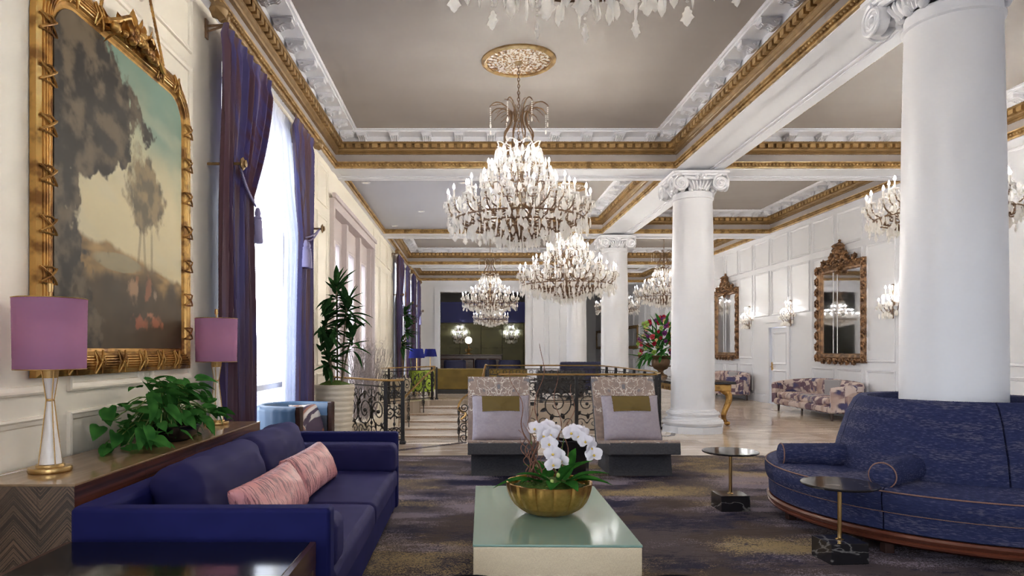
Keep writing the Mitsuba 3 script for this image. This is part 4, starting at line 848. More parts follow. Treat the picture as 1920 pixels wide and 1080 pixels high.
# ------------------------------------------------------------------ round marble side tables
sk = Kit()
sk.p('top', lathe([(0, 0.538), (0.24, 0.538), (0.25, 0.543), (0.254, 0.552), (0.25, 0.557), (0, 0.557)], 64), 'm_blackmarble', 40)
sk.p('pole', tube([(0, 0, 0.13), (0, 0, 0.54)], 0.014, 16), 'm_brass', 60)
sk.p('collar', lathe([(0, 0.152), (0.035, 0.152), (0.035, 0.158), (0.02, 0.163), (0.014, 0.17), (0, 0.17)], 24), 'm_brass', 40)
sk.p('base', rbox(0.27, 0.24, 0.145, 0.004, c=(0, 0, 0.015 + 0.0725)), 'm_blackmarble', 40)
sk.put('side_table', at(2.43, 6.28, 0, 2), 'round black marble side table on brass pole, the farther of the pair', 'table', 'round side tables')
sk.put('side_table', at(2.615, 4.76, 0, 4), 'round black marble side table on brass pole, in front of the blue banquette', 'table', 'round side tables')
# ------------------------------------------------------------------ grey poufs at the bottom edge
pf = Kit()
pf.p('seat', lathe([(0, 0.05), (0.2, 0.05), (0.22, 0.08), (0.22, 0.4), (0.2, 0.44), (0.1, 0.452), (0, 0.454)], 40), 'm_charcoal', 60)
pf.p('base', lathe([(0, 0.015), (0.18, 0.015), (0.18, 0.05), (0, 0.05)], 32), 'm_darkwood', 40)
for x, w in ((0.0, 'left'), (0.955, 'right')): pf.put('pouf', at(x, 2.97, 0), f'round grey pouf in front of the coffee table, {w} one of the two', 'stool', 'grey poufs')

# ------------------------------------------------------------------ round banquette about the near column
BX, BY = 4.1, 5.72
bq = thing('banquette', 'round dark blue banquette with tall conical back encircling the near white column', 'sofa')
bpl = lambda m: mv(m, BX, BY)
def arc(prof, a0, a1, n=20, gap=0.004, cap=True):
    prof = np.asarray(prof, float); rr = prof[:, 0].mean(); g = gap / rr
    P = lathe(prof, n, None, math.radians(a0) + g, math.radians(a1) - g)
    if cap:
        nf = len(prof); v = np.array(P.vertices); c0, c1 = len(v), len(v) + 1
        v = np.vstack([v, v[:nf].mean(0), v[-nf:].mean(0)]); k = np.arange(nf - 1)
        f = np.vstack([P.faces, np.stack([k * 0 + c0, k + 1, k], 1), np.stack([k * 0 + c1, (n - 1) * nf + k, (n - 1) * nf + k + 1], 1), [[c0, 0, nf - 1]], [[c1, n * nf - 1, (n - 1) * nf]]])
        P = trimesh.Trimesh(v, f, process=False)
    return P
SEAT = [(0.8, 0.2), (1.405, 0.2), (1.425, 0.21), (1.43, 0.33), (1.445, 0.345), (1.46, 0.40), (1.462, 0.455), (1.445, 0.49), (1.40, 0.508), (1.2, 0.515), (0.9, 0.505), (0.8, 0.5)]
for k in range(8):
    a0 = 172 + 45 * k + 22.5 - 22.5
    add(bq + '__seat', bpl(arc(SEAT, a0 + 2 - 1, a0 + 46)), 'm_denim', 45)
for k in range(4):
    a0 = 167 + 90 * k
    back = [(0.72, 0.45), (0.86, 0.46), (0.9, 0.5), (0.865, 0.7), (0.79, 0.95), (0.73, 1.07), (0.69, 1.105), (0.63, 1.1), (0.6, 1.06), (0.6, 0.45)]
    m = arc(back, a0, a0 + 90, 44, 0.006); 
    add(bq + '__back', bpl(m), 'm_denim', 45)
pip = lambda r, z: tube([(r * math.cos(t), r * math.sin(t), z) for t in np.linspace(0, 2 * PI, 140, endpoint=False)], 0.006, 6, True)
for r, z in ((1.452, 0.487), (1.437, 0.34)): add(bq + '__piping', bpl(pip(r, z)), 'm_piping', True, label='brown piping')
add(bq + '__plinth', bpl(lathe([(1.3, 0.1), (1.38, 0.1), (1.4, 0.115), (1.435, 0.125), (1.44, 0.14), (1.42, 0.152), (1.44, 0.165), (1.445, 0.18), (1.43, 0.196), (1.3, 0.2)], 120)), 'm_redwood' if 'm_redwood' in scene else mat('m_redwood', lambda p, n, uv: mix(L(96, 50, 34), L(60, 30, 22), fbm(p.x * 4, p.y * 4, p.z * 60)), 0.25, clearcoat=0.4), 40, label='polished red-brown wood rail')
for k in range(8):
    a = math.radians(172 + 45 * k); c, s = math.cos(a), math.sin(a)
    if k in (2, 7): continue
    add(bq + '__leg', bpl(mv(rbox(0.07, 0.07, 0.11, 0.008), 1.3 * c, 1.3 * s, 0.065)), 'm_darkwood')
    t = np.array([0, 0.02, 0.06, 0.3, 0.52, 0.55]); 
    bol = tube([((0.8 + 0.6 * q) * c, (0.8 + 0.6 * q) * s, 0.585) for q in (0, .2, .5, .8, .955, .985, 1.0)], [0.11, 0.106, 0.1, 0.097, 0.094, 0.085, 0.06], 24)
    b = add(bq + '__arm_bolster', bpl(bol), 'm_denim', 40)
    rr = 0.8 + 0.6 * 0.965
    ring = [(rr * c - 0.093 * math.cos(q) * s, rr * s + 0.093 * math.cos(q) * c, 0.585 + 0.093 * math.sin(q)) for q in np.linspace(0, 2 * PI, 30, endpoint=False)]
    add(b + '__piping', bpl(tube(ring, 0.006, 5, True)), 'm_piping', True, label='brown piping')

# ================================================================== right wall and aisle
# ------------------------------------------------------------------ patterned sofas
ks = Kit()
U = np.linspace(0, 1, 60)
ks.p('seat', rbox(0.62, 2.5, 0.16, 0.06, 3, 8, 0.02, c=(-0.02, 0, 0.39)), 'm_brushy', 50)
ks.p('frame', rbox(0.72, 2.7, 0.16, 0.05, c=(0, 0, 0.24)), 'm_brushy', 50)
pth = np.array([(-0.36, -1.32), (-0.1, -1.38), (0.2, -1.34), (0.36, -1.15), (0.4, -0.6), (0.4, 0), (0.4, 0.6), (0.36, 1.15), (0.2, 1.34), (-0.1, 1.38), (-0.36, 1.32)])
pth = spline(np.c_[pth, 0 * pth[:, 0]], 60)[:, :2]
tn = np.gradient(pth, axis=0); tn /= np.linalg.norm(tn, axis=1)[:, None]; nr = np.c_[tn[:, 1], -tn[:, 0]]
zt = 0.70 + 0.14 * np.sin(PI * np.linspace(0, 1, 60)) ** 0.8
P = [[(q[0] + n_[0] * o, q[1] + n_[1] * o, 0.2 + (z1 - 0.2) * f) for o, f in ((0.06, 0), (0.065, 0.6), (0.075, 0.85), (0.05, 0.97), (0, 1.0), (-0.05, 0.97), (-0.08, 0.85), (-0.07, 0.6), (-0.06, 0))] for q, n_, z1 in zip(pth, nr, zt)]
g = grid(P); nn = 9
capf = [[0, k + 1, k] for k in range(1, nn - 1)] + [[59 * nn, 59 * nn + k, 59 * nn + k + 1] for k in range(1, nn - 1)]
ks.p('back', trimesh.Trimesh(g.vertices, np.vstack([g.faces, capf]), process=False), 'm_brushy', 50)
ks.p('panel', cat(rbox(0.1, 0.62, 0.42, 0.04, c=(0.325, -0.15, 0.62)), rbox(0.5, 0.62, 0.03, 0.012, c=(-0.04, -0.15, 0.472))), 'm_greyfab', 50, label='plain grey fabric panel')
for x in (-0.28, 0.3):
    for y in (-1.22, 1.22): ks.p('leg', mv(lathe([(0, 0), (0.02, 0), (0.032, 0.17), (0, 0.17)], 12), x, y), 'm_darkwood', 40)
ks.put('sofa', at(7.88, 15.35, 0), 'curved sofa in plum and cream brushstroke fabric below the big mirror', 'sofa', 'patterned wall sofas')
ks.put('sofa', at(7.88, 21.1, 0), 'curved sofa in plum and cream brushstroke fabric half hidden behind the flower table', 'sofa', 'patterned wall sofas')
# ------------------------------------------------------------------ carved mirrors
def mirror(W, H, lab):
    k = Kit(); rng = random.Random(8)
    pr = [(0.02, 0), (0.02, 0.06), (0.06, 0.085), (0.1, 0.06), (0.13, 0.075), (0.16, 0.05), (0.2, 0.05), (0.215, 0.03), (0.22, 0.012), (0.25, 0.008)]
    k.p('frame', mv(frame2(pr, W, H)), 'm_carved', 25)
    P = np.array([[0.2, -0.015, 0.2], [W - 0.2, -0.015, 0.2], [W - 0.2, -0.015, H - 0.2], [0.2, -0.015, H - 0.2]])
    k.p('glass', trimesh.Trimesh(P, [[0, 1, 2], [0, 2, 3]], process=False), 'm_mirror', False)
    def orn(cx, cz, sc, a):
        ms = []
        for g in (-1, 1):
            t = np.linspace(0, 4.6, 12); r = 0.07 * sc * (1 - t / 6.4)
            ms.append(tube(np.c_[g * (0.055 * sc + r * np.cos(t + 1.5)), -0.09 + 0 * t, r * np.sin(t + 1.5)], 0.02 * sc, 6))
            for q in range(3): ms.append(mv(leaf(0.11 * sc, 0.06 * sc, 0.5, -0.3, 5), rx=rng.uniform(-30, 30), ry=-90 + g * (25 + 35 * q), y=-0.085))
        ms.append(ball(0.034 * sc, 0, -0.1, 0.02, 1))
        return mv(mv(cat(ms), ry=a), cx, 0, cz)
    n = int(H / 0.24)
    for i in range(n):
        z = 0.12 + (H - 0.24) * i / (n - 1)
        k.p('carving', orn(0.06, z, 1, -90), 'm_carved', 40); k.p('carving', orn(W - 0.06, z, 1, 90), 'm_carved', 40)
    n = int(W / 0.24)
    for i in range(1, n - 1):
        x = 0.12 + (W - 0.24) * i / (n - 1)
        k.p('carving', orn(x, 0.06, 1, 180), 'm_carved', 40)
        k.p('carving', orn(x, H - 0.02, 1.3, 0), 'm_carved', 40)
    cr = [orn(W / 2 + x, H + z, s, a) for x, z, s, a in ((-0.25, 0.08, 1.5, -25), (0.25, 0.08, 1.5, 25), (0, 0.1, 2.2, 0), (-0.14, 0.2, 1.3, -12), (0.14, 0.2, 1.3, 12), (0, -0.18, 1.2, 180))]
    cr += [mv(lathe([(0, 0), (0.13, 0), (0.15, 0.03), (0.12, 0.05), (0.16, 0.1), (0.1, 0.15), (0.04, 0.17), (0.02, 0.2), (0.035, 0.225), (0, 0.26)], 16, lambda a: 1 + 0.12 * np.cos(6 * a)), W / 2, -0.05, H + 0.25)]
    k.p('crest', cat(cr), 'm_carved', 40, label='carved crest with a crown finial')
    return k
mk = mirror(2.0, 2.3, '')
mk.put('mirror', T4().translate([8.4, 16.2, 1.2]).rotate([0, 0, 1], -90), 'large wall mirror in carved gilt frame above the patterned sofa', 'mirror', 'carved wall mirrors')
mk.put('mirror', T4().translate([8.4, 23.0, 1.2]).rotate([0, 0, 1], -90), 'wall mirror in carved gilt frame seen just right of the ionic column', 'mirror', 'carved wall mirrors')
# ------------------------------------------------------------------ flower table, urn and flowers
tt = thing('console_table', 'gilt carved table with marble top behind the ionic column, carrying the flower urn', 'table')
add(tt + '__top', rbox(1.25, 3.0, 0.05, 0.012, c=(4.6, 14.7, 0.845)), 'm_blackmarble', 40, label='dark marble top')
add(tt + '__apron', rbox(1.12, 2.85, 0.14, 0.02, c=(4.6, 14.7, 0.75)), 'm_leafgold', 40)
for x in (4.12, 5.06):
    for y in (13.35, 16.05):
        g = 1 if x > 4.6 else -1
        pth = spline([(x - 0.06 * g, y, 0.72), (x + 0.07 * g, y, 0.6), (x + 0.04 * g, y, 0.4), (x - 0.03 * g, y, 0.2), (x + 0.0 * g, y, 0.08), (x + 0.04 * g, y, 0.04)], 20)
        add(tt + '__leg', cat(tube(pth, np.linspace(0.075, 0.035, 20), 10), ball(0.06, x + 0.04 * g, y, 0.045, 1, (1, 1, 0.75)), ball(0.07, x + 0.05 * g, y, 0.64, 1)), 'm_leafgold', 50)
ur = thing('flower_urn', 'bronze urn with a large arrangement of red, purple and green flowers on the table', 'flower arrangement')
UX, UY, UZ = 4.36, 15.4, 0.87
add(ur + '__urn', mv(lathe([(0, 0), (0.15, 0), (0.15, 0.05), (0.08, 0.08), (0.055, 0.12), (0.07, 0.16), (0.15, 0.2), (0.2, 0.28), (0.21, 0.36), (0.19, 0.42), (0.24, 0.47), (0.25, 0.5), (0.2, 0.5), (0, 0.45)], 32), UX, UY, UZ), 'm_bronze', 40)
for g in (-1, 1): add(ur + '__handle', mv(tube(spline([(g * 0.19, 0, 0.25), (g * 0.28, 0, 0.3), (g * 0.27, 0, 0.4), (g * 0.2, 0, 0.42)], 14), 0.014, 6), UX, UY, UZ), 'm_bronze', True)
rng = random.Random(17)
fcol = [mat('m_fl0', L(150, 24, 48), 0.6), mat('m_fl1', L(112, 50, 110), 0.6), mat('m_fl2', L(196, 70, 90), 0.6), mat('m_fl3', L(150, 176, 92), 0.6), mat('m_fl4', L(214, 190, 150), 0.6)]
def bloom(r):
    ms = [ball(r * 0.45, n=1)]
    for k in range(14):
        a = k * 2.4; t = 20 + 5 * k
        ms.append(mv(leaf(r, r * 0.8, 0.3, -0.2, 5), ry=-t, rz=math.degrees(a)))
    return cat(ms)
blo = [mikit.ply(bloom(0.085), c, True) for c in fcol]
for i in range(95):
    th, ph = rng.uniform(0, 2 * PI), math.acos(rng.uniform(-0.15, 1)); r = rng.uniform(0.8, 1.0)
    x, y, z = 0.55 * r * math.sin(ph) * math.cos(th), 0.55 * r * math.sin(ph) * math.sin(th), 0.42 + 0.12 + 0.85 * r * math.cos(ph)
    add(ur + '__bloom', blo[rng.choice([0, 0, 1, 1, 2, 3, 3, 4])], None, tw=T4().translate([UX + x, UY + y, UZ + z]).rotate([0, 0, 1], math.degrees(th)).rotate([0, 1, 0], math.degrees(ph)).scale(rng.uniform(0.6, 1.2)))
ll = [mikit.ply(leaf(0.3, 0.07, 0.4, d, 6), 'm_leaf', True) for d in (0.1, 0.4)]
for i in range(150):
    th, ph = rng.uniform(0, 2 * PI), math.acos(rng.uniform(-0.35, 1)); r = rng.uniform(0.3, 0.95)
    add(ur + '__leaf', ll[i % 2], None, tw=T4().translate([UX + 0.5 * r * math.sin(ph) * math.cos(th), UY + 0.5 * r * math.sin(ph) * math.sin(th), UZ + 0.52 + 0.8 * r * max(-0.1, math.cos(ph))]).rotate([0, 0, 1], math.degrees(th) + rng.uniform(-40, 40)).rotate([0, 1, 0], math.degrees(ph) - 90 + rng.uniform(-30, 30)).scale(rng.uniform(0.8, 1.4)))
# ================================================================== chandeliers and sconces
def plaque(l, w, t):
    """leaf shaped cut crystal in the xz plane hanging from the origin"""
    o = np.array([(0.0, 0), (0.16, -0.06), (0.2, -0.2), (0.36, -0.3), (0.3, -0.42), (0.5, -0.62), (0.3, -0.72), (0.2, -0.86), (0, -1.0)])
    o = np.vstack([o, (o[1:-1] * [-1, 1])[::-1]]) * [w, l]
    n = len(o); c = np.array([0, -0.55 * l]); inn = c + (o - c) * 0.6
    v = np.vstack([np.c_[o[:, 0], 0 * o[:, 0], o[:, 1]], np.c_[inn[:, 0], 0 * inn[:, 0] - t, inn[:, 1]], np.c_[inn[:, 0], 0 * inn[:, 0] + t, inn[:, 1]], [[0, -t, c[1]], [0, t, c[1]]]])
    f = []
    for i in range(n):
        j = (i + 1) % n
        f += [[i, j, n + j], [i, n + j, n + i], [j, i, 2 * n + i], [j, 2 * n + i, 2 * n + j], [n + i, n + j, 3 * n], [2 * n + j, 2 * n + i, 3 * n + 1]]
    return trimesh.Trimesh(v, f, process=False)
def gem(prof, n=6, flat=1.0):
    m = lathe(prof, n); return trimesh.Trimesh(np.array(m.vertices) * [1, flat, 1], m.faces, process=False)
SPEAR = gem([(0, 0), (0.009, -0.012), (0.012, -0.05), (0.008, -0.11), (0, -0.15)], 6)
KITE = gem([(0, 0), (0.012, -0.012), (0.026, -0.06), (0.022, -0.08), (0, -0.115)], 8, 0.45)
DROP = gem([(0, 0), (0.006, -0.01), (0.016, -0.045), (0.012, -0.062), (0, -0.072)], 6, 0.6)
PLAQ = plaque(0.15, 0.105, 0.009)
OCT = gem([(0, 0.011), (0.011, 0), (0, -0.011)], 6)
GEMS = {'s': SPEAR, 'k': KITE, 'd': DROP, 'p': PLAQ, 'o': OCT}
GEMD = {k: mikit.ply(m, 'm_crystal', False) for k, m in GEMS.items()}
FLAME = trimesh.Trimesh(*(lambda m: (np.array(m.vertices), m.faces))(lathe([(0, 0), (0.014, 0.008), (0.02, 0.026), (0.014, 0.05), (0, 0.078)], 8)), process=False)
flame_d = {**mikit.ply(FLAME, 'm_candle', True), 'emitter': {'type': 'area', 'radiance': rgb([BULB, BULB * 0.92, BULB * 0.8])}}
candle_d = mikit.ply(lathe([(0, 0), (0.013, 0), (0.013, 0.105), (0.009, 0.112), (0, 0.114)], 8), 'm_candle', 40)
dish_d = mikit.ply(lathe([(0.012, 0), (0.03, -0.012), (0.055, -0.006), (0.06, 0.006), (0.052, 0.004), (0.03, -0.004), (0.014, 0.006)], 10), 'm_crystal', False)
def chandelier(parts_max, seed=0, small=False):
    k = Kit(); rng = random.Random(seed); big, rest = [], []
    def c(kind, x, y, z, s=1.0, main=False): (big if main else rest).append((kind, x, y, z, rng.uniform(0, 360), s))
    k.p('stem', lathe([(0, 0.1), (0.05, 0.13), (0.09, 0.2), (0.11, 0.3), (0.05, 0.36), (0.03, 0.42), (0.06, 0.5), (0.035, 0.6), (0.025, 0.9), (0.055, 0.98), (0.03, 1.06), (0.05, 1.2), (0.1, 1.3), (0.06, 1.36), (0.02, 1.42), (0, 1.43)], 20), 'm_bronze', 40)
    tiers = [(0.93, 0.56, 20), (0.66, 0.74, 14), (0.40, 0.98, 9), (0.2, 1.16, 5)]
    if small: tiers = [(0.93, 0.56, 16), (0.64, 0.76, 11), (0.36, 0.98, 7)]
    armv = []
    for r, zc, n in tiers:
        arm = tube(spline([(0.07, 0, zc - 0.16), (r * 0.35, 0, zc - 0.28), (r * 0.72, 0, zc - 0.25), (r * 0.96, 0, zc - 0.14), (r, 0, zc - 0.01)], 14), 0.0095, 5)
        curl = tube([(r * 0.72 + 0.06 * math.cos(t) * (1 - t / 8), 0, zc - 0.17 + 0.06 * math.sin(t) * (1 - t / 8)) for t in np.linspace(-1.5, 4, 10)], 0.006, 4)
        d = mikit.ply(cat(arm, curl), 'm_bronze', True)
        for i in range(n):
            a = 2 * PI * (i + 0.5 * (r < 0.9)) / n; x, y = r * math.cos(a), r * math.sin(a)
            k.rows.append((f'arm_{len(armv):03d}', {**d, 'to_world': T4().rotate([0, 0, 1], math.degrees(a))})); armv.append(a)
            cn = f'candle_{len(armv):03d}'
            k.rows.append((cn, {**candle_d, 'to_world': T4().translate([x, y, zc])}))
            k.rows.append((cn + '__bulb', {**flame_d, 'to_world': T4().translate([x, y, zc + 0.11])}))
            k.rows.append((cn + '__dish', {**dish_d, 'to_world': T4().translate([x, y, zc])}))
            for q in range(6):
                b = a + q * PI / 3; c('d', x + 0.055 * math.cos(b), y + 0.055 * math.sin(b), zc - 0.005)
            # garland from this dish to the next
            a2 = a + 2 * PI / n
            for q in range(1, 9):
                f = q / 9; aa = a + (a2 - a) * f; c('o', r * math.cos(aa), r * math.sin(aa), zc - 0.02 - 0.16 * math.sin(PI * f), 1.0)
            # pendant string under the cup
            for q in range(5): c('o', x, y, zc - 0.05 - 0.03 * q, 1.1)
            c('k', x, y, zc - 0.21, 1.15, True)
            if r > 0.9:
                for q in range(4): c('o', 0.9 * math.cos(a + 0.15), 0.9 * math.sin(a + 0.15), zc - 0.22 - 0.028 * q)
                c('p', 0.9 * math.cos(a + 0.15), 0.9 * math.sin(a + 0.15), zc - 0.33, 0.75, True)
            if n > 10: c('k', r * 0.85 * math.cos(a + PI / n), r * 0.85 * math.sin(a + PI / n), zc - 0.2, 1.1)
    for r, z, n, kinds in ((0.86, 0.34, 52, 'skd'), (0.66, 0.27, 46, 'spk'), (0.46, 0.21, 36, 'pks'), (0.27, 0.15, 20, 'ps'), (0.12, 0.1, 8, 's')):
        rg = [(r * math.cos(t), r * math.sin(t), z) for t in np.linspace(0, 2 * PI, 40, endpoint=False)]
        k.p('ring', cat(tube(rg, 0.011, 5, True)), 'm_bronze', True)
        for i in range(n):
            a = 2 * PI * i / n; kd = kinds[i % len(kinds)]
            c(kd, r * math.cos(a), r * math.sin(a), z - 0.01, 1.0 if kd != 'd' else 1.5, r < 0.8)
            if i % 2: c('o', r * math.cos(a), r * math.sin(a), z + 0.02, 1.4)
    for i in range(12):
        a = 2 * PI * i / 12
        k.p('spoke', tube([(0.08 * math.cos(a), 0.08 * math.sin(a), 0.15), (0.45 * math.cos(a), 0.45 * math.sin(a), 0.21), (0.86 * math.cos(a), 0.86 * math.sin(a), 0.34)], 0.008, 4), 'm_bronze', True)
    for i in range(8):
        a = 2 * PI * (i + 0.3) / 8; cs, sn = math.cos(a), math.sin(a)
        pr = spline([(0.06, 1.3), (0.17, 1.36), (0.2, 1.48), (0.13, 1.6), (0.11, 1.72), (0.19, 1.84), (0.32, 1.87), (0.41, 1.8)], 26)
        pr = np.array([(q[0], q[1]) for q in pr]) if len(pr[0]) == 2 else pr
        k.p('crown_scroll', tube([(p0 * cs, p0 * sn, p1) for p0, p1 in pr], np.linspace(0.012, 0.007, 26), 6), 'm_bronze', True)
        for w_, e1, e2 in ((0.16, (0.22, 1.8), (0.33, 1.7)), (-0.16, (0.2, 1.86), (0.36, 1.84)), (0, (0.17, 1.74), (0.25, 1.68))):
            q2 = spline([(0.1, 1.68), (0.12, 1.78), e1, e2], 12); cc, ss = math.cos(a + w_), math.sin(a + w_)
            k.p('crown_scroll', tube([(p0 * cc, p0 * ss, p1) for p0, p1 in q2], np.linspace(0.006, 0.004, 12), 5), 'm_bronze', True)
        for q in range(7): c('o', 0.4 * cs, 0.4 * sn, 1.78 - 0.025 * q, 0.9)
        c('d', 0.4 * cs, 0.4 * sn, 1.6, 1.0)
        for q in range(12):
            f = q / 11; c('o', (0.3 - 0.04 * math.sin(PI * f)) * math.cos(a + f * 0.785), (0.3 - 0.04 * math.sin(PI * f)) * math.sin(a + f * 0.785), 1.3 + 0.06 * abs(math.cos(PI * f)), 1.2)
        for q in range(3):
            b = a + q * 0.262; c('k', 0.3 * math.cos(b), 0.3 * math.sin(b), 1.28, 1.5, True)
            c('p', 0.36 * math.cos(b + .1), 0.36 * math.sin(b + .1), 1.16, 0.85)
            c('k', 0.5 * math.cos(b), 0.5 * math.sin(b), 0.98, 1.2); c('k', 0.78 * math.cos(b), 0.78 * math.sin(b), 0.66, 1.3); c('s', 0.6 * math.cos(b), 0.6 * math.sin(b), 0.6, 1.2)
    rng.shuffle(rest)
    if parts_max:
        while len(big) < parts_max: big.append(rest.pop())
        for i, (g, x, y, z, rz, s) in enumerate(big): k.rows.append((f'crystal_{i + 1:03d}', {**GEMD[g], 'to_world': T4().translate([x, y, z]).rotate([0, 0, 1], rz).scale(s)}))
    else: rest += big
    k.p('crystal', cat([mv(GEMS[g], x, y, z, rz=rz, s=s) for g, x, y, z, rz, s in rest]), 'm_crystal', False, kind='stuff', label='clear crystal drops and bead strings')
    return k
link = tube([(0.016 * math.cos(t), 0, 0.027 * math.sin(t)) for t in np.linspace(0, 2 * PI, 14, endpoint=False)], 0.0045, 5, True)
def chain(t, x, y, z0, z1):
    ms = []; n = int((z1 - z0) / 0.043)
    for i in range(n + 1): ms.append(mv(link, rz=90 * (i % 2), x=x, y=y, z=z0 + (z1 - z0) * (i + 0.0) / n))
    add(t + '__chain', cat(ms), 'm_bronze', True)
def medallion(x, y, lab, R=0.49):
    m = thing('ceiling_medallion', lab, 'medallion')
    add(m + '__rim', lathe([(R * 0.86, 0), (R * 0.86, -0.03), (R * 0.92, -0.045), (R * 0.96, -0.035), (R, -0.02), (R, 0)], 64), 'm_gold', 40, tw=at(x, y, ZC))
    lf = []
    for i in range(28):
        for q in range(4): lf.append(mv(mv(leaf(0.15, 0.06, 0.5, 0.25, 5), rx=180, ry=4), 0.07 + q * 0.085, (0.012 if q % 2 else -0.012), -0.012, rz=0))
        lf[-4:] = [mv(u, rz=i * 360 / 28) for u in lf[-4:]]
    add(m + '__rosette', mv(cat(lathe([(0, -0.03), (0.05, -0.03), (0.1, -0.012), (R * 0.9, -0.008), (R * 0.9, 0)], 48), *lf), x, y, ZC), mat('m_rosette', lambda p, n, uv: mix(L(226, 214, 198), L(150, 112, 70), smoothstep(0.45, 0.7, noise(p.x * 50, p.y * 50, 3))), 0.5) if 'm_rosette' not in scene else 'm_rosette', False)
    add(m + '__hub', mv(ball(0.06, 0, 0, -0.02, 2, (1, 1, 0.7)), x, y, ZC), 'm_gold', True)
CA, CB, CS = chandelier(300, 1), chandelier(0, 2), chandelier(0, 3, True)
for kit, x, y, z, s, lab in ((CA, 0.635, 8.85, 2.85, 1.0, 'large crystal chandelier with candle bulbs in the middle of the main coffer'),
                             (CA, 0.62, 2.95, 3.14, 1.0, 'nearest crystal chandelier, only its hanging pendants visible at the top edge'),
                             (CB, 2.26, 15.7, 2.6, 1.2, 'wide crystal chandelier just below and right of the large one'),
                             (CS, 0.66, 22.5, 2.68, 1.0, 'crystal chandelier in front of the dark bar portal, the upper one of two'),
                             (CS, 0.88, 29.0, 2.5, 0.8, 'smallest crystal chandelier in front of the bar portal, the lower one of two'),
                             (CB, 6.42, 9.06, 2.95, 1.0, 'crystal chandelier half hidden behind the near white column'),
                             (CS, 6.42, 22.3, 2.9, 1.0, 'crystal chandelier above the flower arrangement by the ionic column'),
                             (CS, 6.42, 29.4, 2.9, 1.0, 'small crystal chandelier seen between the two farthest columns')):
    t = kit.put('chandelier', at(x, y, z, 7, s), lab, 'chandelier')
    chain(t, x, y, z + 1.42 * s, ZC - 0.03)
medallion(0.635, 8.85, 'gilt rimmed plaster ceiling medallion above the large chandelier')
medallion(2.26, 15.7, 'ceiling medallion over the wide chandelier, glimpsed through the large one')
# wall sconces
sc = Kit()
sc.p('back_plate', mv(lathe([(0, 0), (0.05, 0.01), (0.055, 0.02), (0, 0.035)], 12), rx=90, s=(1, 1, 1)), 'm_bronze', 40)
sc.p('stem', cat(tube([(0, -0.03, -0.3), (0, -0.05, 0), (0, -0.03, 0.35)], 0.012, 6), ball(0.03, 0, -0.04, 0.36)), 'm_bronze', True)
sg = []
for i, (ax, zc, r) in enumerate(((-80, 0.0, 0.24), (-40, -0.06, 0.25), (0, -0.02, 0.22), (40, -0.06, 0.25), (80, 0.0, 0.24), (-30, 0.18, 0.13), (30, 0.18, 0.13))):
    a = math.radians(ax - 90); x, y = r * math.cos(a), r * math.sin(a) - 0.03
    sc.p('arm', tube(spline([(0, -0.04, zc - 0.1), (x * 0.5, y * 0.5, zc - 0.16), (x, y, zc)], 8), 0.007, 4), 'm_bronze', True)
    cn = f'candle_{i:03d}'
    sc.rows += [(cn, {**candle_d, 'to_world': T4().translate([x, y, zc])}), (cn + '__bulb', {**flame_d, 'to_world': T4().translate([x, y, zc + 0.11])}), (cn + '__dish', {**dish_d, 'to_world': T4().translate([x, y, zc])})]
    for q in range(6): sg.append(mv(DROP, x + 0.05 * math.cos(q), y + 0.05 * math.sin(q), zc))
    for q in range(4): sg.append(mv(KITE, x * (0.3 + 0.2 * q), y * (0.3 + 0.2 * q) - 0.02, zc - 0.14, rz=q * 40))
sc.p('crystal', cat(sg), 'm_crystal', False, kind='stuff', label='clear crystal drops')
SCG = 'crystal wall sconces'
for y, lab in ((13.3, 'crystal wall sconce half hidden behind the near white column'), (17.55, 'crystal wall sconce just right above the white door'), (20.15, 'crystal wall sconce left above the white door beside the farther mirror')):
    sc.put('wall_sconce', T4().translate([8.4, y, 2.42]).rotate([0, 0, 1], -90), lab, 'sconce', SCG)
for x, lab in ((-0.6, 'crystal wall sconce on the green bar wall left of the globe lamp'), (2.3, 'crystal wall sconce on the green bar wall, right hand one')):
    sc.put('wall_sconce', at(x, 37.92, 2.3, 0, 1.5), lab, 'sconce', SCG)
# ================================================================== balustrades round the sunken foyer
def spir(cx, cz, R, turns, a0, d=1, r0=0.013, end=0.22):
    t = np.linspace(0, 1, int(16 * turns) + 6); r = R * (1 - (1 - end) * t); a = a0 + d * turns * 2 * PI * t
    return tube(np.stack([cx + r * np.cos(a), 0 * t, cz + r * np.sin(a)], 1), r0 * (1 - 0.3 * t), 5)
def scrolls(w, h):
    """separate iron scrolls filling a w x h panel (local xz, from z=0)"""
    out = []
    R = min(0.42 * h, 0.46 * w)
    for g in (-1, 1):
        c = w / 2 + g * w * 0.24
        m = [spir(c, h * 0.52, R * 0.8, 1.7, PI / 2 if g > 0 else PI / 2, -g)]
        for k in range(7):
            a = k * 0.8 + (0.4 if g > 0 else 0)
            m.append(mv(leaf(R * 0.36, R * 0.2, 0.3, 0.2, 5), rx=90, ry=-math.degrees(a), x=c + R * 0.5 * math.cos(a), z=h * 0.52 + R * 0.5 * math.sin(a)))
        m.append(ball(R * 0.09, c, 0, h * 0.52, 1))
        out.append(cat(m))
        for zz, d in ((h * 0.14, 1), (h * 0.88, -1)):
            out.append(cat(spir(w / 2 + g * w * 0.07, zz, h * 0.11, 1.2, 0 if g > 0 else PI, d * g, 0.009), spir(w / 2 + g * w * 0.4, zz, h * 0.1, 1.2, PI if g > 0 else 0, -d * g, 0.009), ball(0.018, w / 2 + g * w * 0.24, 0, zz, 1)))
    out.append(cat(tube([(w / 2, 0, 0), (w / 2, 0, h)], 0.008, 5), *[ball(0.022, w / 2, 0, h * f, 1, (1, 1, 1.5)) for f in (0.3, 0.7)]))
    return out
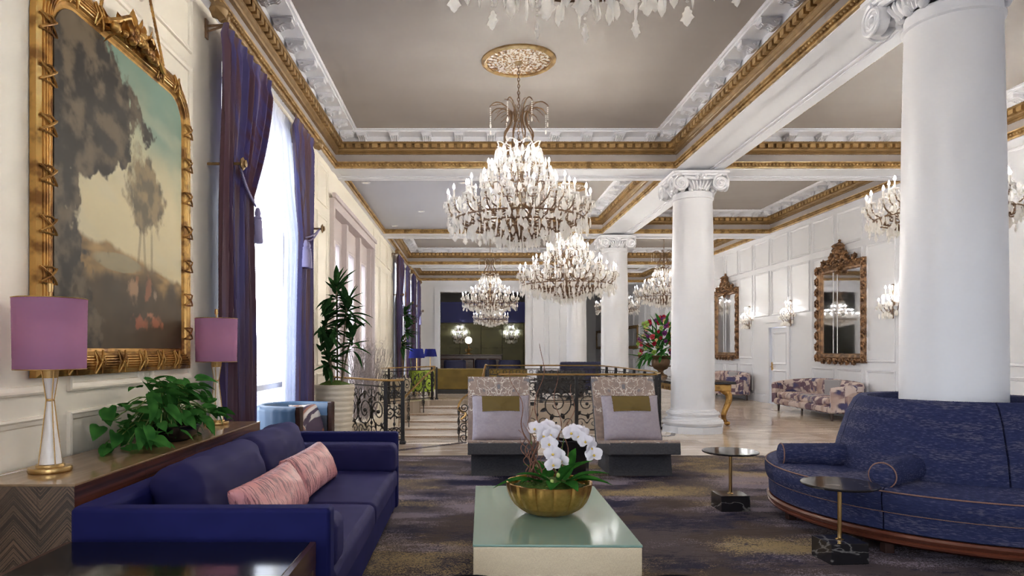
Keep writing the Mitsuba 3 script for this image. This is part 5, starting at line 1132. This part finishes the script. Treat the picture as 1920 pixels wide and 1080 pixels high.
def balustrade(pts, lab, h=1.0, z=0.0, posts=None, pw=0.95, ring_band=False, closed_posts=True):
    t = thing('balustrade', lab, 'railing')
    P = np.array([(x, y) for x, y in pts], float)
    add(t + '__handrail', tube(np.c_[P, np.full(len(P), z + h)] if len(P) < 5 else np.c_[P, np.full(len(P), z + h)], 0.03, 8, flat=0.6), 'm_brass', 40, label='brass handrail')
    for i, (a, b) in enumerate(zip(P[:-1], P[1:])):
        L_ = np.linalg.norm(b - a); ang = math.degrees(math.atan2(b[1] - a[1], b[0] - a[0]))
        tw = T4().translate([a[0], a[1], z]).rotate([0, 0, 1], ang)
        for zz in ((0.07, h - 0.1) if not ring_band else (0.07, h - 0.26, h - 0.1)):
            add(t + '__bar', tube([(0, 0, zz), (L_, 0, zz)], 0.012, 5), 'm_iron', True, tw=tw)
        hi = h - 0.1 if not ring_band else h - 0.26
        n = max(1, round(L_ / pw)); w = L_ / n
        for k in range(n):
            for m in scrolls(w, hi - 0.07): add(t + '__scroll', mv(m, x=k * w, z=0.07), 'm_iron', 40, tw=tw)
            if ring_band:
                for q in range(4):
                    x = (k + (q + 0.5) / 4) * w
                    add(t + '__scroll', tube([(x + 0.05 * math.cos(u), 0, h - 0.18 + 0.05 * math.sin(u)) for u in np.linspace(0, 2 * PI, 14, endpoint=False)], 0.008, 5, True), 'm_iron', True, tw=tw)
    for x, y in (P if posts is None else posts):
        add(t + '__post', cat(rbox(0.06, 0.06, h - 0.02, 0.006, c=(x, y, z + (h - 0.02) / 2)), rbox(0.1, 0.1, 0.05, 0.01, c=(x, y, z + 0.025))), 'm_iron')
    return t
b1 = balustrade([(-2.42, 11.9), (-1.33, 10.55), (-1.08, 10.72)], 'wrought iron balustrade with brass rail beside the tall ribbed planter', 1.02)
balustrade([(-2.4, 18.2), (-2.25, 18.55), (-1.08, 20.3)], 'wrought iron balustrade at the top of the steps below the blue lamps', 1.0, posts=[(-2.25, 18.55), (-1.16, 20.24), (-1.02, 20.3)])
balustrade([(0.5, 12.05), (1.9, 12.03), (3.33, 12.05)], 'straight black iron scroll balustrade right behind the two chaise chairs', 1.06, ring_band=False, posts=[(0.5, 12.05), (1.9, 12.03), (3.33, 12.05)])
cv = spline([(3.33, 12.1, 0), (3.62, 12.9, 0), (3.72, 14.2, 0), (3.72, 15.8, 0), (3.7, 17.4, 0), (3.58, 18.97, 0)], 9)[:, :2]
balustrade([tuple(q) for q in cv] + [(2.0, 19.0), (0.5, 19.0), (0.47, 20.3)], 'curved rear balustrade with rings under its rail before the navy settee', 1.06, ring_band=True)
for pts, lab in (([(-1.08, 20.3, 1.0), (-1.1, 20.2, 0.93), (-1.25, 19.9, 0.8), (-1.85, 18.6, 0.16), (-1.9, 18.45, 0.12)], 'sloping brass stair handrail on the left side of the marble steps'), ([(0.47, 20.3, 1.06), (0.42, 20.15, 0.9), (0.3, 19.6, 0.6), (-0.1, 18.5, 0.25), (-0.26, 18.2, 0.12), (-0.3, 18.0, -0.1), (-0.12, 17.9, -0.2), (-0.26, 17.9, -0.36)], 'sloping brass stair handrail with a scrolled end on the right side of the marble steps')):
    h = thing('stair_handrail', lab, 'railing')
    c = spline(pts, 40); add(h + '__rail', tube(c, 0.032, 8, flat=0.7), 'm_brass', True)
    for f in (8, 18, 28, 36):
        q = c[f]; zb = -0.17 * min(6, max(0, math.ceil((20.1 - q[1]) / 0.33)))
        add(h + '__baluster', tube([(q[0], q[1], max(zb, -1.02)), (q[0], q[1], q[2])], 0.014, 6), 'm_iron', True)
        if f < 36:
            for g in range(3): add(h + '__scroll', mv(spir(0, 0, 0.13, 1.5, g, 1, 0.011), rz=75, x=q[0], y=q[1] - 0.1, z=q[2] - 0.2 - 0.25 * g), 'm_iron', True)

nw = thing('newel', 'black iron newel with stacked scrolls at the foot of the right stair handrail', 'railing')
add(nw + '__post', cat(rbox(0.07, 0.07, 1.25, 0.008, c=(-0.02, 17.9, -0.395)), ball(0.06, -0.02, 17.9, 0.26, 1)), 'm_iron')
for g in range(4): add(nw + '__scroll', mv(spir(0, 0, 0.13, 1.6, g, 1 if g % 2 else -1, 0.014), x=-0.17, y=17.9, z=-0.85 + 0.27 * g), 'm_iron', True)
# ================================================================== far lobby and bar
dks = thing('sofa', 'dark brown leather sofa right of the olive sofa behind the balustrade', 'sofa')
add(dks + '__back', rbox(1.5, 0.22, 0.7, 0.05, c=(2.85, 21.2, 0.5)), 'm_dark', 40)
add(dks + '__seat', rbox(1.5, 0.8, 0.34, 0.05, c=(2.85, 21.7, 0.3)), 'm_dark', 40)
for x in (2.16, 3.54): add(dks + '__leg', rbox(0.06, 0.7, 0.14, 0.01, c=(x, 21.6, 0.07)), 'm_darkwood')
# olive sofa, lime chair, lamps
os_ = thing('sofa', 'long olive velvet sofa seen from behind at the far end of the steps', 'sofa')
add(os_ + '__back', rbox(3.2, 0.22, 0.72, 0.04, c=(0.35, 23.1, 0.5)), 'm_olive2', 40)
add(os_ + '__seat', rbox(3.2, 0.8, 0.3, 0.05, c=(0.35, 23.6, 0.3)), 'm_olive2', 40)
for x in (-1.17, 1.87): add(os_ + '__arm', rbox(0.16, 0.9, 0.5, 0.04, c=(x, 23.5, 0.4)), 'm_olive2', 40)
add(os_ + '__plinth', bx(-1.2, 1.9, 23.0, 23.95, 0.0, 0.15), 'm_dark', False)
lc = thing('armchair', 'lime green upholstered chair behind the far balustrade beside the blue lamps', 'chair')
a = np.linspace(PI, 2 * PI, 24); 
lp = [[(0.38 * math.cos(t) * (1 + o), 0.38 * math.sin(t) * (1 + o), z) for o, z in ((0.1, 0.14), (0.12, 0.75), (0.05, 0.84), (-0.08, 0.8), (-0.12, 0.4), (-0.1, 0.14))] for t in a]
add(lc + '__back', mv(grid(lp), -1.62, 22.2, 0), 'm_lime', 40)
add(lc + '__seat', mv(lathe([(0, 0.14), (0.36, 0.14), (0.38, 0.2), (0.38, 0.4), (0.34, 0.45), (0, 0.46)], 28), -1.62, 22.2, 0), 'm_lime', 40)
for x in (-0.25, 0.25):
    for y in (-0.25, 0.25): add(lc + '__leg', mv(lathe([(0, 0), (0.015, 0), (0.025, 0.16), (0, 0.16)], 10), -1.62 + x, 22.2 + y, 0), 'm_darkwood', 40)
fk = Kit()
fk.p('base', lathe([(0, 0), (0.16, 0), (0.16, 0.02), (0.05, 0.04), (0, 0.04)], 24), 'm_brass', 40)
fk.p('pole', tube([(0, 0, 0.03), (0, 0, 1.45)], 0.02, 8), 'm_brass', True)
fk.p('shade', lathe([(0.28, 1.22), (0.21, 1.54)], 36), 'm_shadeblue', True, label='deep blue shade')
fk.p('bulb', ball(0.04, 0, 0, 1.4), 'm_candle', True, emitter={'type': 'area', 'radiance': rgb([2.2, 1.8, 1.3])})
fk.put('floor_lamp', at(-1.84, 23.0, 0), 'brass floor lamp with deep blue shade, the nearer and larger of two', 'lamp', 'blue floor lamps')
fk.put('floor_lamp', at(-1.67, 28.0, 0), 'brass floor lamp with deep blue shade, the farther and smaller of two by the portal', 'lamp', 'blue floor lamps')
rng = random.Random(9)
pf2 = thing('potted_palm', 'tall leafy plant in front of the far purple curtain', 'potted plant')
add(pf2 + '__planter', lathe([(0, 0), (0.2, 0), (0.26, 0.6), (0.24, 0.62), (0.22, 0.56), (0, 0.55)], 24), 'm_pot', 40, tw=at(-2.1, 20.9, 0))
for (x, y, z) in ((-2.05, 20.9, 2.7), (-2.0, 20.8, 2.2), (-2.15, 21.0, 1.75)):
    add(pf2 + '__stem', tube([(-2.1, 20.9, 0.5), (x, y, z)], 0.015, 6), 'm_trunk', True)
    for i in range(22):
        q = rng.random()
        add(pf2 + '__leaf', dl[i % 3], None, tw=T4().translate([x, y, z - 0.2 * q]).rotate([0, 0, 1], rng.uniform(-80, 80)).rotate([0, 1, 0], -65 + 90 * q).scale(rng.uniform(0.8, 1.3)))
wp = thing('picture', 'small gilt framed picture between the two far windows', 'picture')
add(wp + '__frame', mv(frame2([(0, 0), (0, 0.05), (0.05, 0.06), (0.1, 0.03), (0.1, 0)], 1.0, 1.5), rz=90, x=-2.5, y=25.55, z=2.2), 'm_leafgold', 20)
add(wp + '__canvas', bx(-2.5, -2.485, 25.6, 26.5, 2.25, 3.65), 'm_dark', False)
ns = thing('settee', 'high backed navy settee between the farthest columns behind the curved balustrade', 'sofa')
add(ns + '__back', rbox(1.4, 0.2, 0.95, 0.07, c=(3.75, 22.9, 0.62)), 'm_navy', 40)
add(ns + '__seat', rbox(1.4, 0.7, 0.34, 0.05, c=(3.75, 23.3, 0.28)), 'm_navy', 40)
for x in (3.15, 4.35):
    for y in (23.05, 23.55): add(ns + '__leg', rbox(0.06, 0.06, 0.12, 0.01, c=(x, y, 0.06)), 'm_darkwood')
# bar room
sb = thing('sideboard', 'long dark mahogany sideboard against the green panelled bar wall', 'sideboard')
add(sb + '__body', rbox(3.6, 0.7, 1.18, 0.02, c=(-0.1, 36.6, 0.6)), 'm_rosewood')
add(sb + '__top', rbox(3.7, 0.8, 0.06, 0.015, c=(-0.1, 36.6, 1.22)), 'm_darkwood')
for k in range(5): add(sb + '__panel', mv(frame2(PF, 0.6, 0.85), x=-1.8 + k * 0.7, y=36.25, z=0.18), 'm_rosewood', 20)
gl = thing('globe_lamp', 'white globe lamp on an ornate brass stand on the sideboard', 'lamp')
add(gl + '__stand', lathe([(0, 1.25), (0.2, 1.25), (0.2, 1.29), (0.08, 1.33), (0.05, 1.42), (0.1, 1.5), (0.04, 1.6), (0.03, 1.75), (0.08, 1.84), (0, 1.86)], 20), 'm_brass', 40, tw=at(-0.1, 36.6, 0))
for g in (-1, 1): add(gl + '__scroll', mv(spir(g * 0.12, 1.5, 0.09, 1.3, 0, g, 0.012), -0.1, 36.6), 'm_brass', True)
add(gl + '__globe', ball(0.19, -0.1, 36.6, 2.02, 3), 'm_candle', True, label='glowing white globe', emitter={'type': 'area', 'radiance': rgb([7, 6.3, 5])})
ck2 = Kit()
ck2.p('back', grid([[(0.42 * math.cos(t) * (1 + o), 0.42 * math.sin(t) * (1 + o), z) for o, z in ((0.08, 0.15), (0.12, 0.8), (0.02, 0.88), (-0.08, 0.8), (-0.06, 0.15))] for t in np.linspace(PI * 0.95, 2.05 * PI, 24)]), 'm_navy', 40)
ck2.p('seat', lathe([(0, 0.15), (0.4, 0.15), (0.4, 0.42), (0.36, 0.46), (0, 0.47)], 24), 'm_navy', 40)
for a in (45, 135, 225, 315): ck2.p('leg', mv(lathe([(0, 0), (0.018, 0), (0.025, 0.16), (0, 0.16)], 8), 0.3 * math.cos(math.radians(a)), 0.3 * math.sin(math.radians(a))), 'm_darkwood', 40)
for x, y, lab in ((-0.75, 32.4, 'dark blue tub chair in the bar doorway, leftmost one'), (0.75, 33.4, 'dark blue tub chair in the bar doorway, second from the left'), (1.9, 32.6, 'dark blue tub chair in the bar doorway, rightmost one')):
    ck2.put('tub_chair', at(x, y, 0, 0, 1.15), lab, 'chair', 'tub chairs in the bar')
for y0, y1, lab in ((33.6, 36.6, 'wide dark bronze framed wall panel above the flower arrangement'), (42.0, 44.6, 'dark bronze framed wall panel at the far end of the aisle')):
    fp = thing('wall_panel', lab, 'mirror')
    add(fp + '__frame', mv(frame2([(0, 0), (0, 0.06), (0.08, 0.08), (0.16, 0.03), (0.16, 0)], y1 - y0, 1.2), rz=-90, x=8.4, y=y1, z=1.55), 'm_golddark', 20)
    for k in range(3):
        w = (y1 - y0 - 0.3) / 3; add(fp + '__pane', bx(8.38, 8.4, y0 + 0.15 + k * w + 0.02, y0 + 0.15 + (k + 1) * w - 0.02, 1.68, 2.62), 'm_mirror', False)
# downlights in the lower ceiling
dk = Kit()
dk.p('trim_ring', lathe([(0.06, -0.002), (0.06, -0.012), (0.085, -0.01), (0.095, 0.0)], 24), 'm_white', 40)
dk.p('lens', lathe([(0, -0.004), (0.058, -0.004)], 20), 'm_candle', False, emitter={'type': 'area', 'radiance': rgb([5, 4.9, 4.6])}, flip_normals=True)
for x, y, lab in ((-2.1, 13.5, 'recessed downlight in the lower ceiling, near the left wall and beam'), (-1.2, 16.3, 'recessed downlight in the lower ceiling, middle one'), (-2.05, 18.2, 'recessed downlight in the lower ceiling, farthest by the left corner'), (-0.15, 13.5, 'recessed downlight in the lower ceiling, beside the large chandelier')):
    dk.put('downlight', at(x, y, 4.86), lab, 'downlight', 'downlights')
